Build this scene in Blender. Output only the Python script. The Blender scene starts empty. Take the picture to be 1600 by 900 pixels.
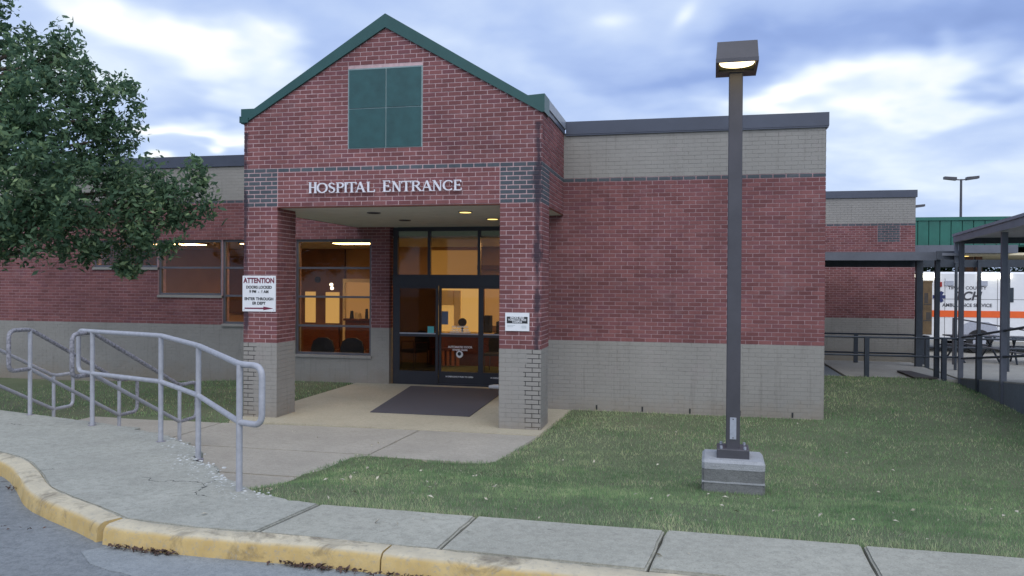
import bpy, bmesh, math, random
import numpy as np
from mathutils import Vector, Matrix
from math import radians, sin, cos, pi, atan2, asin, hypot
random.seed(7); rng = np.random.default_rng(7)
SC = bpy.context.scene
COL = SC.collection

# ------------------------------------------------------------------ camera
F = 1250.0; TH = radians(12.6); PITCH = -math.atan(9.3 / 1250); ROLL = 0.0063
CAM = np.array([0, 0, 2.185])
_f = np.array([-sin(TH), cos(TH), 0]); _r = np.array([cos(TH), sin(TH), 0]); _u = np.array([0, 0, 1.0])
_f2 = _f * cos(PITCH) + _u * sin(PITCH); _u2 = _u * cos(PITCH) - _f * sin(PITCH)
_r3 = _r * cos(ROLL) + _u2 * sin(ROLL); _u3 = _u2 * cos(ROLL) - _r * sin(ROLL)
cam_data = bpy.data.cameras.new('camera'); cam = bpy.data.objects.new('camera', cam_data); COL.objects.link(cam)
cam_data.sensor_width = 36; cam_data.lens = 36 * F / 1600; cam_data.clip_start = 0.05; cam_data.clip_end = 3000
M = Matrix.Identity(4)
for i in range(3):
    M[i][0] = _r3[i]; M[i][1] = _u3[i]; M[i][2] = -_f2[i]; M[i][3] = CAM[i]
cam.matrix_world = M
SC.camera = cam

def az_el(px, py):          # sky direction of a point of the photograph (azimuth from +Y, elevation)
    d = _f2 + (px - 800) / F * _r3 + (450 - py) / F * _u3
    return atan2(d[0], d[1]), atan2(d[2], hypot(d[0], d[1]))

# ------------------------------------------------------------------ colour management, world, sun
SC.view_settings.view_transform = 'Standard'; SC.view_settings.look = 'None'
SC.view_settings.exposure = 0.40; SC.view_settings.gamma = 1
W = bpy.data.worlds.new('World'); SC.world = W; W.use_nodes = True
SC.cycles.max_bounces = 8; SC.cycles.transparent_max_bounces = 12
SC.cycles.use_denoising = True

def srgb(r, g, b):
    return tuple(((c / 255) / 12.92 if c / 255 <= .04045 else ((c / 255 + .055) / 1.055) ** 2.4) for c in (r, g, b)) + (1,)

def build_world():
    nt = W.node_tree; N = nt.nodes; L = nt.links; N.clear()
    out = N.new('ShaderNodeOutputWorld'); bg = N.new('ShaderNodeBackground'); bg.inputs[1].default_value = .1
    L.new(bg.outputs[0], out.inputs[0])
    sky = N.new('ShaderNodeTexSky'); sky.sky_type = 'NISHITA'; sky.sun_disc = False
    sky.sun_elevation = radians(48); sky.sun_rotation = radians(158)
    tc = N.new('ShaderNodeTexCoord')
    sep = N.new('ShaderNodeSeparateXYZ'); L.new(tc.outputs['Generated'], sep.inputs[0])
    def math_(op, a, b=None, c=None, clamp=False):
        n = N.new('ShaderNodeMath'); n.operation = op; n.use_clamp = clamp
        for i, v in enumerate((a, b, c)):
            if v is None: continue
            if isinstance(v, (int, float)): n.inputs[i].default_value = v
            else: L.new(v, n.inputs[i])
        return n.outputs[0]
    az = math_('ARCTAN2', sep.outputs[0], sep.outputs[1])
    el = math_('ARCSINE', sep.outputs[2])
    # cloud layer seen in perspective
    den = math_('ADD', math_('MAXIMUM', sep.outputs[2], 0.0), .22)
    px = math_('DIVIDE', sep.outputs[0], den); py = math_('DIVIDE', sep.outputs[1], den)
    cv = N.new('ShaderNodeCombineXYZ'); L.new(px, cv.inputs[0]); L.new(py, cv.inputs[1])
    def noise(vec, scale, detail, rough, dist=0, off=0):
        mp = N.new('ShaderNodeMapping'); mp.inputs['Location'].default_value = (off, off * .7, 0)
        L.new(vec, mp.inputs[0])
        n = N.new('ShaderNodeTexNoise'); n.inputs['Scale'].default_value = scale; n.inputs['Detail'].default_value = detail
        n.inputs['Roughness'].default_value = rough; n.inputs['Distortion'].default_value = dist
        L.new(mp.outputs[0], n.inputs['Vector']); return n
    n1 = noise(cv.outputs[0], 1.15, 4, .5, .5, 3.1)
    n2 = noise(cv.outputs[0], 4.5, 5, .55, .3, 8.4)
    warp = noise(cv.outputs[0], 2.6, 3, .5, 0, 1.7)
    ws = N.new('ShaderNodeSeparateColor'); L.new(warp.outputs['Color'], ws.inputs[0])
    azw = math_('ADD', az, math_('MULTIPLY', math_('SUBTRACT', ws.outputs[0], .5), .38))
    elw = math_('ADD', el, math_('MULTIPLY', math_('SUBTRACT', ws.outputs[1], .5), .22))
    v = math_('ADD', math_('MULTIPLY', math_('SUBTRACT', n1.outputs[0], .5), .62), math_('MULTIPLY', math_('SUBTRACT', n2.outputs[0], .5), .30))
    v = math_('ADD', v, .545)
    # brighter gaps and darker banks of the cloud layer: (x, y, width, height, tilt, weight) in photograph coordinates
    blobs = [(215, 60, 150, 48, .30, .42), (120, 15, 130, 25, .1, .2), (400, 62, 60, 30, 0, .40), (80, 130, 120, 40, .1, .25), (330, 225, 130, 22, 0, .30), (290, 236, 110, 10, 0, .3),
             (340, 165, 100, 40, .3, -.18), (500, 60, 90, 50, .2, -.12), (700, 60, 120, 40, .2, .10),
             (1330, 165, 210, 36, -.18, .46), (1200, 200, 90, 26, 0, .2), (1560, 140, 120, 30, -.15, .35), (1069, 25, 18, 14, -.7, .26), (955, 32, 30, 10, 0, .18), (1480, 62, 14, 20, .2, .22),
             (1250, 75, 330, 50, -.05, -.27), (1550, 85, 120, 50, 0, -.30), (1000, 90, 160, 45, 0, -.16), (820, 30, 140, 40, 0, -.12), (850, 125, 60, 25, .3, .08),
             (1480, 290, 260, 70, 0, .14), (1380, 230, 90, 30, -.1, .12)]
    for (x, y, w_, h_, tilt, wt) in blobs:
        a0, e0 = az_el(x, y); sa = w_ / 1250; se = h_ / 1250
        da = math_('SUBTRACT', azw if w_ > 40 else az, a0); de = math_('SUBTRACT', elw if w_ > 40 else el, e0)
        de = math_('ADD', de, math_('MULTIPLY', da, tilt))
        q = math_('ADD', math_('POWER', math_('ABSOLUTE', math_('DIVIDE', da, sa)), 2.0), math_('POWER', math_('ABSOLUTE', math_('DIVIDE', de, se)), 2.0))
        g = math_('POWER', 2.718, math_('MULTIPLY', q, -1.0))
        v = math_('MULTIPLY_ADD', g, wt, v)
    rp = N.new('ShaderNodeValToRGB'); L.new(v, rp.inputs[0])
    e = rp.color_ramp.elements
    stops = [(0.02, (122, 146, 200)), (0.28, (146, 170, 222)), (.50, (176, 197, 238)), (.68, (200, 217, 246)), (.84, (226, 238, 250)), (1.0, (250, 253, 255))]
    while len(e) < len(stops): e.new(.5)
    for s, (p, c) in zip(e, stops):
        s.position = p; cc = srgb(*c); s.color = cc
    mul = N.new('ShaderNodeVectorMath'); mul.operation = 'SCALE'; mul.inputs['Scale'].default_value = 8.4
    L.new(rp.outputs[0], mul.inputs[0])
    mix = N.new('ShaderNodeMix'); mix.data_type = 'RGBA'; mix.inputs[0].default_value = .93
    L.new(sky.outputs[0], mix.inputs[6]); L.new(mul.outputs[0], mix.inputs[7])
    L.new(mix.outputs[2], bg.inputs[0])
build_world()

sun_d = bpy.data.lights.new('sun', 'SUN'); sun = bpy.data.objects.new('sun', sun_d); COL.objects.link(sun)
sun_d.energy = 1.5; sun_d.angle = radians(70); sun_d.color = (1.0, .97, .93)
# elevation 48, from behind the camera, a little to the right
_az = radians(158)
sdir = Vector((sin(_az) * cos(radians(48)), cos(_az) * cos(radians(48)), sin(radians(48))))
sun.rotation_euler = sdir.to_track_quat('Z', 'Y').to_euler()

# ------------------------------------------------------------------ materials
def new_mat(name):
    m = bpy.data.materials.new(name); m.use_nodes = True
    nt = m.node_tree; b = nt.nodes['Principled BSDF']
    return m, nt, b
def nd(nt, t, **kw):
    n = nt.nodes.new(t)
    for k, v in kw.items(): setattr(n, k, v)
    return n
def mth(nt, op, a, b=None, c=None, clamp=False):
    n = nt.nodes.new('ShaderNodeMath'); n.operation = op; n.use_clamp = clamp
    for i, v in enumerate((a, b, c)):
        if v is None: continue
        if isinstance(v, (int, float)): n.inputs[i].default_value = v
        else: nt.links.new(v, n.inputs[i])
    return n.outputs[0]
def noise_n(nt, vec, scale, detail=4, rough=.55, dist=0, stretch=None):
    if stretch:
        mp = nt.nodes.new('ShaderNodeMapping'); mp.inputs['Scale'].default_value = stretch
        nt.links.new(vec, mp.inputs[0]); vec = mp.outputs[0]
    n = nt.nodes.new('ShaderNodeTexNoise'); n.inputs['Scale'].default_value = scale; n.inputs['Detail'].default_value = detail
    n.inputs['Roughness'].default_value = rough; n.inputs['Distortion'].default_value = dist
    nt.links.new(vec, n.inputs['Vector']); return n.outputs[0]
def ramp(nt, fac, stops):
    r = nt.nodes.new('ShaderNodeValToRGB'); e = r.color_ramp.elements
    while len(e) < len(stops): e.new(.5)
    for s, (p, c) in zip(e, stops): s.position = p; s.color = tuple(c) + ((1,) if len(c) == 3 else ())
    nt.links.new(fac, r.inputs[0]); return r.outputs[0]
def mixc(nt, fac, a, b, mode='MIX'):
    n = nt.nodes.new('ShaderNodeMix'); n.data_type = 'RGBA'; n.blend_type = mode
    for i, v in ((0, fac), (6, a), (7, b)):
        if isinstance(v, (int, float)): n.inputs[i].default_value = v
        elif isinstance(v, tuple): n.inputs[i].default_value = v if len(v) == 4 else v + (1,)
        else: nt.links.new(v, n.inputs[i])
    return n.outputs[2]
def wpos(nt):
    return nt.nodes.new('ShaderNodeNewGeometry').outputs['Position']
def bump(nt, b, h, strength=.3, dist=.01):
    n = nt.nodes.new('ShaderNodeBump'); n.inputs['Strength'].default_value = strength; n.inputs['Distance'].default_value = dist
    nt.links.new(h, n.inputs['Height']); nt.links.new(n.outputs[0], b.inputs['Normal'])

def simple(name, c, rough=.6, var=.15, scale=6, metal=0, bmp=0, bscale=60, stretch=None, spec=.5):
    m, nt, b = new_mat(name)
    p = wpos(nt)
    f = noise_n(nt, p, scale, 5, .6, 0, stretch)
    c = tuple(c[:3])
    lo = tuple(x * (1 - var) for x in c); hi = tuple(min(1, x * (1 + var)) for x in c)
    nt.links.new(ramp(nt, f, [(.3, lo), (.7, hi)]), b.inputs['Base Color'])
    b.inputs['Roughness'].default_value = rough; b.inputs['Metallic'].default_value = metal
    b.inputs['Specular IOR Level'].default_value = spec
    if bmp: bump(nt, b, noise_n(nt, p, bscale, 4), bmp, .01)
    return m

def corner_stain(nt, p, wide=0.0):
    """soot streaks that run down the outer corners of the entrance portico"""
    s = nt.nodes.new('ShaderNodeSeparateXYZ'); nt.links.new(p, s.inputs[0])
    X, Y, Z = s.outputs
    streak = noise_n(nt, p, 3.2, 5, .65, .4, (1.6, 1.6, .55))
    wob = mth(nt, 'MULTIPLY', mth(nt, 'SUBTRACT', streak, .5), .36)
    def band(x0, half, yl, yh):
        d = mth(nt, 'ABSOLUTE', mth(nt, 'SUBTRACT', X, x0))
        a = mth(nt, 'SMOOTH_MIN', mth(nt, 'MULTIPLY', mth(nt, 'SUBTRACT', mth(nt, 'ADD', half, wob), d), 14.0), 1.0, .1)
        a = mth(nt, 'MAXIMUM', a, 0.0)
        g = mth(nt, 'MULTIPLY', mth(nt, 'GREATER_THAN', Y, yl), mth(nt, 'LESS_THAN', Y, yh))
        return mth(nt, 'MULTIPLY', a, g)
    r = band(-2.205, .075 + wide, 11.4, 11.66)
    l = band(-6.97, .058 + wide, 11.4, 11.66)
    top = mth(nt, 'LESS_THAN', Z, 4.55)
    m = mth(nt, 'MULTIPLY', mth(nt, 'MAXIMUM', r, l), top)
    m = mth(nt, 'MULTIPLY', m, mth(nt, 'MULTIPLY_ADD', noise_n(nt, p, 9, 4, .6), 1.5, .25), clamp=True)
    return m

def tone(nt):
    at = nt.nodes.new('ShaderNodeAttribute'); at.attribute_name = 'tone'
    oi = nt.nodes.new('ShaderNodeObjectInfo')
    return mth(nt, 'FRACT', mth(nt, 'ADD', at.outputs['Fac'], oi.outputs['Random']))

def brick_mat(name, stops, rough=.85, joint=False, stain=True, big=.25, stain_c=(.045, .035, .048), stain_amt=.88, wide=0.0, splash=False):
    m, nt, b = new_mat(name); p = wpos(nt)
    if joint:
        c = ramp(nt, noise_n(nt, p, 14, 4), stops)
    else:
        c = ramp(nt, tone(nt), stops)
        c = mixc(nt, mth(nt, 'MULTIPLY', noise_n(nt, p, 55, 4, .7), .45), c, tuple(x * .55 for x in stops[0][1][:3]))
    bigv = ramp(nt, noise_n(nt, p, .9, 4, .6), [(.3, (1 - big,) * 3), (.7, (1 + big * .4,) * 3)])
    c = mixc(nt, 1.0, c, bigv, 'MULTIPLY')
    # faint mortar smear and bloom
    bl = mth(nt, 'MULTIPLY', mth(nt, 'SUBTRACT', noise_n(nt, p, 2.3, 6, .7), .58, clamp=True), 1.1, clamp=True)
    c = mixc(nt, bl, c, (.42, .33, .34))
    if stain:
        c = mixc(nt, mth(nt, 'MULTIPLY', corner_stain(nt, p, wide), stain_amt, clamp=True), c, stain_c)
    if splash:      # soil splashed on the foot of the wall, and thin rain streaks
        sp = nt.nodes.new('ShaderNodeSeparateXYZ'); nt.links.new(p, sp.inputs[0])
        k = mth(nt, 'ADD', mth(nt, 'MULTIPLY', mth(nt, 'SUBTRACT', .30, sp.outputs[2]), 1.6), mth(nt, 'MULTIPLY', mth(nt, 'SUBTRACT', noise_n(nt, p, 2.2, 6, .7), .5), 1.5), clamp=True)
        c = mixc(nt, mth(nt, 'MULTIPLY', k, .55, clamp=True), c, (.27, .20, .125))
    rs_ = mth(nt, 'MULTIPLY', mth(nt, 'SUBTRACT', noise_n(nt, p, 5, 5, .7, 0, (1.8, 1.8, .12)), .56, clamp=True), 2.4, clamp=True)
    c = mixc(nt, rs_, c, mixc(nt, 1.0, c, (.55, .53, .52), 'MULTIPLY'))
    nt.links.new(c, b.inputs['Base Color']); b.inputs['Roughness'].default_value = rough
    b.inputs['Specular IOR Level'].default_value = .25
    bump(nt, b, noise_n(nt, p, 140, 4, .7), .25, .004)
    return m

MAT = {}
MAT['red'] = brick_mat('red_brick', [(0, (.195, .078, .078)), (.35, (.245, .100, .098)), (.7, (.30, .125, .12)), (1, (.215, .088, .098))])
MAT['dark'] = brick_mat('slate_brick', [(0, (.085, .10, .115)), (.5, (.12, .135, .15)), (1, (.10, .12, .13))])
MAT['grey'] = brick_mat('painted_brick', [(0, (.335, .318, .290)), (.5, (.35, .333, .304)), (1, (.342, .325, .296))], big=.12, splash=True, stain=False)
MAT['mortar'] = brick_mat('mortar', [(.3, (.52, .36, .36)), (.7, (.64, .46, .46))], joint=True)
MAT['wingmortar'] = brick_mat('dark_wing_mortar', [(.3, (.35, .225, .232)), (.7, (.45, .30, .305))], joint=True, stain=False)  # darker joints for the wings; on the left wing they also mimic shade
MAT['greymortar'] = brick_mat('painted_mortar', [(.3, (.285, .277, .255)), (.7, (.34, .33, .305))], joint=True, stain_c=(.02, .02, .022), stain_amt=2.0, wide=.12, splash=True)
MAT['greendark'] = simple('green_trim_metal', (.022, .082, .074), .42, .12, 2.5)
MAT['greenpanel'] = simple('green_panel_metal', (.022, .082, .082), .5, .2, 5, bmp=.08, bscale=20)
MAT['greenroof'] = simple('green_roof_metal', (.014, .125, .09), .45, .15, 2)
MAT['coping'] = simple('dark_grey_coping_metal', (.062, .072, .10), .4, .15, 1.5)
MAT['sidecoping'] = simple('pale_coping_metal', (.25, .27, .31), .4, .12, 3)
MAT['soffit'] = simple('soffit_plaster', (.60, .59, .54), .9, .08, 3, bmp=.1)
MAT['steel'] = simple('dark_painted_steel', (.066, .064, .074), .45, .15, 4)
MAT['rail'] = simple('lavender_grey_rail_paint', (.365, .37, .395), .45, .13, 16, bmp=.12, bscale=60)
MAT['railspeck'] = simple('scuffed_rail_paint', (.235, .23, .25), .6, .55, 38, bmp=.2, bscale=60)
MAT['railworn'] = simple('worn_rail_paint', (.24, .22, .24), .6, .5, 30)
MAT['darkrail'] = simple('black_rail_paint', (.035, .045, .06), .5, .2, 8)
MAT['canopy'] = simple('canopy_grey_metal', (.115, .125, .15), .45, .15, 2)
MAT['canopylight'] = simple('pale_canopy_metal', (.19, .205, .23), .45, .12, 2)
MAT['canopyunder'] = simple('canopy_underside', (.28, .29, .33), .6, .1, 3)
MAT['frame'] = simple('dark_bronze_frame', (.022, .024, .034), .38, .1, 5)
MAT['winframe'] = simple('grey_window_frame', (.10, .10, .115), .45, .12, 5)
MAT['white'] = simple('white_paint', (.78, .79, .8), .45, .04, 5)
MAT['black'] = simple('black_print', (.018, .02, .022), .6, .1, 5)
MAT['maroon'] = simple('maroon_print', (.16, .012, .04), .6, .1, 5)
MAT['letter'] = simple('white_letter_metal', (.75, .74, .78), .35, .08, 12)
MAT['rubber'] = simple('charcoal_mat', (.082, .076, .088), .95, .2, 60, bmp=.5, bscale=200)
MAT['bark'] = simple('bark', (.11, .085, .065), .9, .35, 14, bmp=.6, bscale=30, stretch=(1, 1, .25))
MAT['tan'] = simple('tan_plaster', (.36, .22, .10), .8, .12, 1.2)
MAT['brownwall'] = simple('brown_panelling', (.13, .055, .022), .6, .2, 2)
MAT['paper'] = simple('cream_panel', (.75, .62, .36), .8, .06, 4)
MAT['woodred'] = simple('dark_red_wood', (.11, .025, .012), .5, .25, 6, stretch=(1, 1, 4))
MAT['tile'] = simple('brown_floor_tile', (.09, .055, .035), .35, .2, 3)
MAT['chairfab'] = simple('dark_chair_fabric', (.02, .022, .03), .8, .2, 20)
MAT['orange'] = simple('orange_stripe', (.85, .13, .02), .4, .06, 4)
MAT['blue'] = simple('dark_blue_decal', (.02, .03, .12), .5, .1, 4)
MAT['teal'] = simple('teal_sticker', (.10, .48, .50), .5, .08, 9)
MAT['tyre'] = simple('tyre_rubber', (.02, .02, .022), .85, .2, 20)
MAT['silver'] = simple('silver_car_paint', (.30, .33, .40), .28, .08, 4, metal=.4)
MAT['brown'] = simple('brown_cabinet', (.13, .085, .04), .7, .35, 5)
MAT['redlens'] = simple('red_lens', (.35, .02, .01), .3, .1, 9)
MAT['plate'] = simple('galvanised_plate', (.42, .44, .50), .45, .12, 20, metal=.3)
MAT['rust'] = simple('dark_brown_steel', (.052, .045, .04), .7, .3, 12)
MAT['dleaf'] = simple('dead_leaf', (.46, .42, .32), .8, .5, 30)
MAT['litter'] = simple('brown_leaf_litter', (.085, .052, .04), .9, .5, 30)
MAT['car_glass'] = simple('dark_car_glass', (.03, .04, .05), .08, .1, 4)

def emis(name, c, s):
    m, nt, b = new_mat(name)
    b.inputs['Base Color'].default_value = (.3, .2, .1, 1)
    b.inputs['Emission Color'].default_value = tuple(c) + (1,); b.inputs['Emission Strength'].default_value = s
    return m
MAT['lampglow'] = emis('lamp_glow', (1, .80, .46), 3.2)
MAT['tubeglow'] = emis('ceiling_light_glow', (1, .60, .24), 17.0)
MAT['glowpanel'] = emis('painted_room_glow', (1, .60, .17), .42)  # emission stands in for lamplight on the walls beyond
MAT['glowdim'] = emis('dim_painted_room_glow', (1, .52, .16), .20)  # weaker emission for the dimly lit parts, no lamp of its own
MAT['glowupper'] = emis('painted_wall_glow', (1, .50, .10), .17)  # lamplight on the upper wall, put in as emission
MAT['glowspot'] = emis('small_wall_light', (1, .85, .6), 4.0)
MAT['glowrust'] = simple('orange_wood', (.38, .12, .04), .6)
MAT['downglow'] = emis('downlight_glow', (1, .72, .22), 1.6)
MAT['scenelight'] = emis('scene_light_glow', (1, .96, .80), 5.0)

def concrete(name, c, dirt, var=.2, crack=True, seed=0.0, tan=0):
    m, nt, b = new_mat(name); p = wpos(nt)
    a = noise_n(nt, p, 1.1 + seed, 6, .62); f = noise_n(nt, p, 17, 6, .8); g = noise_n(nt, p, 85, 3, .8)
    col = ramp(nt, a, [(.25, tuple(x * (1 - var) for x in c)), (.75, tuple(min(1, x * (1 + var * .6)) for x in c))])
    col = mixc(nt, mth(nt, 'MULTIPLY', mth(nt, 'SUBTRACT', f, .44, clamp=True), 3.4, clamp=True), col, tuple(dirt))
    col = mixc(nt, mth(nt, 'MULTIPLY', mth(nt, 'SUBTRACT', g, .54, clamp=True), 3.6, clamp=True), col, tuple(min(1, x * 1.45) for x in c))
    col = mixc(nt, mth(nt, 'MULTIPLY', mth(nt, 'SUBTRACT', noise_n(nt, p, 60, 2, .7), .60, clamp=True), 5.0, clamp=True), col, tuple(x * .5 for x in c))
    st = noise_n(nt, p, 3.3, 6, .7, .8)
    col = mixc(nt, mth(nt, 'MULTIPLY', mth(nt, 'SUBTRACT', st, .56, clamp=True), 2.2, clamp=True), col, tuple(x * .62 for x in c))
    h = mth(nt, 'ADD', mth(nt, 'MULTIPLY', f, .6), mth(nt, 'MULTIPLY', g, .35))
    if crack:
        vo = nt.nodes.new('ShaderNodeTexVoronoi'); vo.feature = 'DISTANCE_TO_EDGE'; vo.inputs['Scale'].default_value = .55
        n = nt.nodes.new('ShaderNodeTexNoise'); n.inputs['Scale'].default_value = 2.2; n.inputs['Detail'].default_value = 6
        nt.links.new(p, n.inputs['Vector'])
        va = nt.nodes.new('ShaderNodeVectorMath'); va.operation = 'ADD'; nt.links.new(p, va.inputs[0])
        vs = nt.nodes.new('ShaderNodeVectorMath'); vs.operation = 'SCALE'; vs.inputs['Scale'].default_value = .55
        nt.links.new(n.outputs['Color'], vs.inputs[0]); nt.links.new(vs.outputs[0], va.inputs[1]); nt.links.new(va.outputs[0], vo.inputs['Vector'])
        k = mth(nt, 'LESS_THAN', vo.outputs['Distance'], .0022)
        k = mth(nt, 'MULTIPLY', k, mth(nt, 'GREATER_THAN', noise_n(nt, p, .8, 2), .56))
        col = mixc(nt, mth(nt, 'MULTIPLY', k, .8), col, (.03, .03, .03))
    nt.links.new(col, b.inputs['Base Color']); b.inputs['Roughness'].default_value = .9
    b.inputs['Specular IOR Level'].default_value = .2
    bump(nt, b, h, .8, .02)
    return m
MAT['walk'] = concrete('sidewalk_concrete', (.42, .41, .34), (.27, .265, .22))
MAT['apron'] = concrete('weathered_apron_concrete', (.405, .40, .34), (.25, .255, .215), seed=.4)
MAT['path'] = concrete('path_concrete', (.42, .385, .32), (.31, .285, .24), crack=False, seed=.2)
MAT['porchslab'] = concrete('porch_concrete', (.48, .43, .32), (.38, .34, .25), crack=False, var=.12)
MAT['base'] = concrete('lamp_base_concrete', (.21, .215, .21), (.14, .145, .145), crack=False)
MAT['basetop'] = concrete('lamp_base_cap_concrete', (.40, .41, .42), (.30, .31, .32), crack=False)
MAT['asphalt'] = concrete('worn_asphalt', (.245, .26, .262), (.13, .145, .15), crack=True, seed=.3)
MAT['gutter'] = concrete('gutter_concrete', (.30, .32, .32), (.20, .22, .225), seed=.1)
MAT['rampwall'] = concrete('ramp_wall_concrete', (.19, .215, .235), (.14, .16, .175), crack=False)
MAT['rubble'] = concrete('broken_concrete', (.62, .63, .60), (.40, .41, .38), crack=False)
MAT['farpave'] = concrete('far_concrete', (.36, .35, .31), (.28, .27, .25), crack=False)

def kerb_material():
    m, nt, b = new_mat('yellow_kerb_paint'); p = wpos(nt)
    g = nt.nodes.new('ShaderNodeNewGeometry'); s = nt.nodes.new('ShaderNodeSeparateXYZ'); nt.links.new(g.outputs['Normal'], s.inputs[0])
    yel = ramp(nt, noise_n(nt, p, 5, 5, .6), [(.3, (.46, .32, .12)), (.7, (.58, .43, .19))])
    worn = ramp(nt, noise_n(nt, p, 7, 5, .6), [(.3, (.46, .41, .30)), (.7, (.58, .51, .36))])
    up = mth(nt, 'SMOOTH_MAX', mth(nt, 'MULTIPLY', mth(nt, 'SUBTRACT', s.outputs[2], .55), 3.0), 0.0, .1, clamp=True)   # the trodden top has lost its paint
    c = mixc(nt, up, yel, worn)
    d = noise_n(nt, p, 3.0, 7, .72, .6)
    c = mixc(nt, mth(nt, 'MULTIPLY', mth(nt, 'SUBTRACT', d, .52, clamp=True), 5.0, clamp=True), c, (.10, .082, .06))
    d2 = noise_n(nt, p, 30, 5, .8)
    c = mixc(nt, mth(nt, 'MULTIPLY', mth(nt, 'SUBTRACT', d2, .53, clamp=True), 4.5, clamp=True), c, (.30, .29, .26))
    nt.links.new(c, b.inputs['Base Color']); b.inputs['Roughness'].default_value = .8; b.inputs['Specular IOR Level'].default_value = .25
    bump(nt, b, d2, .4, .01); return m
MAT['kerb'] = kerb_material()

def lawn_material():
    m, nt, b = new_mat('lawn_soil_and_turf'); p = wpos(nt)
    a = noise_n(nt, p, .55, 6, .65); f = noise_n(nt, p, 22, 5, .7)
    c = ramp(nt, a, [(.3, (.13, .165, .09)), (.55, (.18, .205, .12)), (.75, (.25, .24, .155))])
    c = mixc(nt, mth(nt, 'MULTIPLY', f, .6), c, (.08, .09, .055))
    nt.links.new(c, b.inputs['Base Color']); b.inputs['Roughness'].default_value = 1; b.inputs['Specular IOR Level'].default_value = .1
    bump(nt, b, f, .8, .03); return m
MAT['lawn'] = lawn_material()
def blade_material(name, stops, trans=.25):
    m, nt, b = new_mat(name); p = wpos(nt)
    c = ramp(nt, tone(nt), stops)
    patch = ramp(nt, noise_n(nt, p, .9, 5, .6), [(.36, (.80, .90, .82)), (.62, (1.42, 1.32, 1.28))])
    c = mixc(nt, 1.0, c, patch, 'MULTIPLY')
    if name.startswith('grass'):
        c = mixc(nt, 1.0, c, ramp(nt, noise_n(nt, p, 4.2, 5, .7), [(.36, (.72, .80, .74)), (.64, (1.42, 1.30, 1.22))]), 'MULTIPLY')
    nt.links.new(c, b.inputs['Base Color']); b.inputs['Roughness'].default_value = .6; b.inputs['Specular IOR Level'].default_value = .25
    if trans:
        t = nt.nodes.new('ShaderNodeBsdfTranslucent'); nt.links.new(c, t.inputs[0])
        mx = nt.nodes.new('ShaderNodeMixShader'); mx.inputs[0].default_value = trans
        out = nt.nodes['Material Output']
        nt.links.new(b.outputs[0], mx.inputs[1]); nt.links.new(t.outputs[0], mx.inputs[2]); nt.links.new(mx.outputs[0], out.inputs[0])
    return m
MAT['grass'] = blade_material('grass_blades', [(0, (.11, .225, .10)), (.35, (.19, .31, .155)), (.7, (.315, .405, .235)), (.92, (.41, .455, .30)), (1, (.52, .50, .37))], .38)
MAT['leaf'] = blade_material('tree_leaves', [(0, (.055, .105, .065)), (.45, (.09, .16, .095)), (.8, (.15, .235, .13)), (1, (.23, .32, .16))], .42)
MAT['farleaf'] = blade_material('far_tree_leaves', [(0, (.02, .05, .03)), (.6, (.035, .075, .04)), (1, (.06, .11, .05))], .2)

def glass_mat(name, tint=(.88, .86, .84), refl=.10):
    m = bpy.data.materials.new(name); m.use_nodes = True; nt = m.node_tree; nt.nodes.clear()
    o = nt.nodes.new('ShaderNodeOutputMaterial'); t = nt.nodes.new('ShaderNodeBsdfTransparent'); t.inputs[0].default_value = tuple(tint) + (1,)
    g = nt.nodes.new('ShaderNodeBsdfGlossy'); g.inputs['Roughness'].default_value = .02; g.inputs[0].default_value = (.8, .8, .8, 1)
    lw = nt.nodes.new('ShaderNodeFresnel'); lw.inputs[0].default_value = 1.5
    f = mth(nt, 'MULTIPLY_ADD', lw.outputs[0], refl * 4.5, 0.0, clamp=True)
    mx = nt.nodes.new('ShaderNodeMixShader'); nt.links.new(f, mx.inputs[0]); nt.links.new(t.outputs[0], mx.inputs[1]); nt.links.new(g.outputs[0], mx.inputs[2])
    nt.links.new(mx.outputs[0], o.inputs[0]); return m
MAT['glass'] = glass_mat('window_glass')
MAT['darkglass'] = glass_mat('tinted_door_glass', (.35, .33, .36), .06)

# ------------------------------------------------------------------ mesh helpers
def empty(name, label=None, cat=None, group=None, loc=(0, 0, 0), kind=None, rz=0):
    o = bpy.data.objects.new(name, None); COL.objects.link(o); o.location = loc; o.rotation_euler = (0, 0, rz)
    o.empty_display_size = .1
    tag(o, label, cat, group, kind); return o
def tag(o, label=None, cat=None, group=None, kind=None):
    if label: o['label'] = label
    if cat: o['category'] = cat
    if group: o['group'] = group
    if kind: o['kind'] = kind
    return o
def link(name, me, mats, parent=None, kind=None, label=None):
    for m in (mats if isinstance(mats, (list, tuple)) else [mats]):
        if m is not None: me.materials.append(MAT[m] if isinstance(m, str) else m)
    o = bpy.data.objects.new(name, me); COL.objects.link(o)
    if parent is not None: o.parent = parent
    if kind: o['kind'] = kind
    if label: o['label'] = label
    return o

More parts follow.
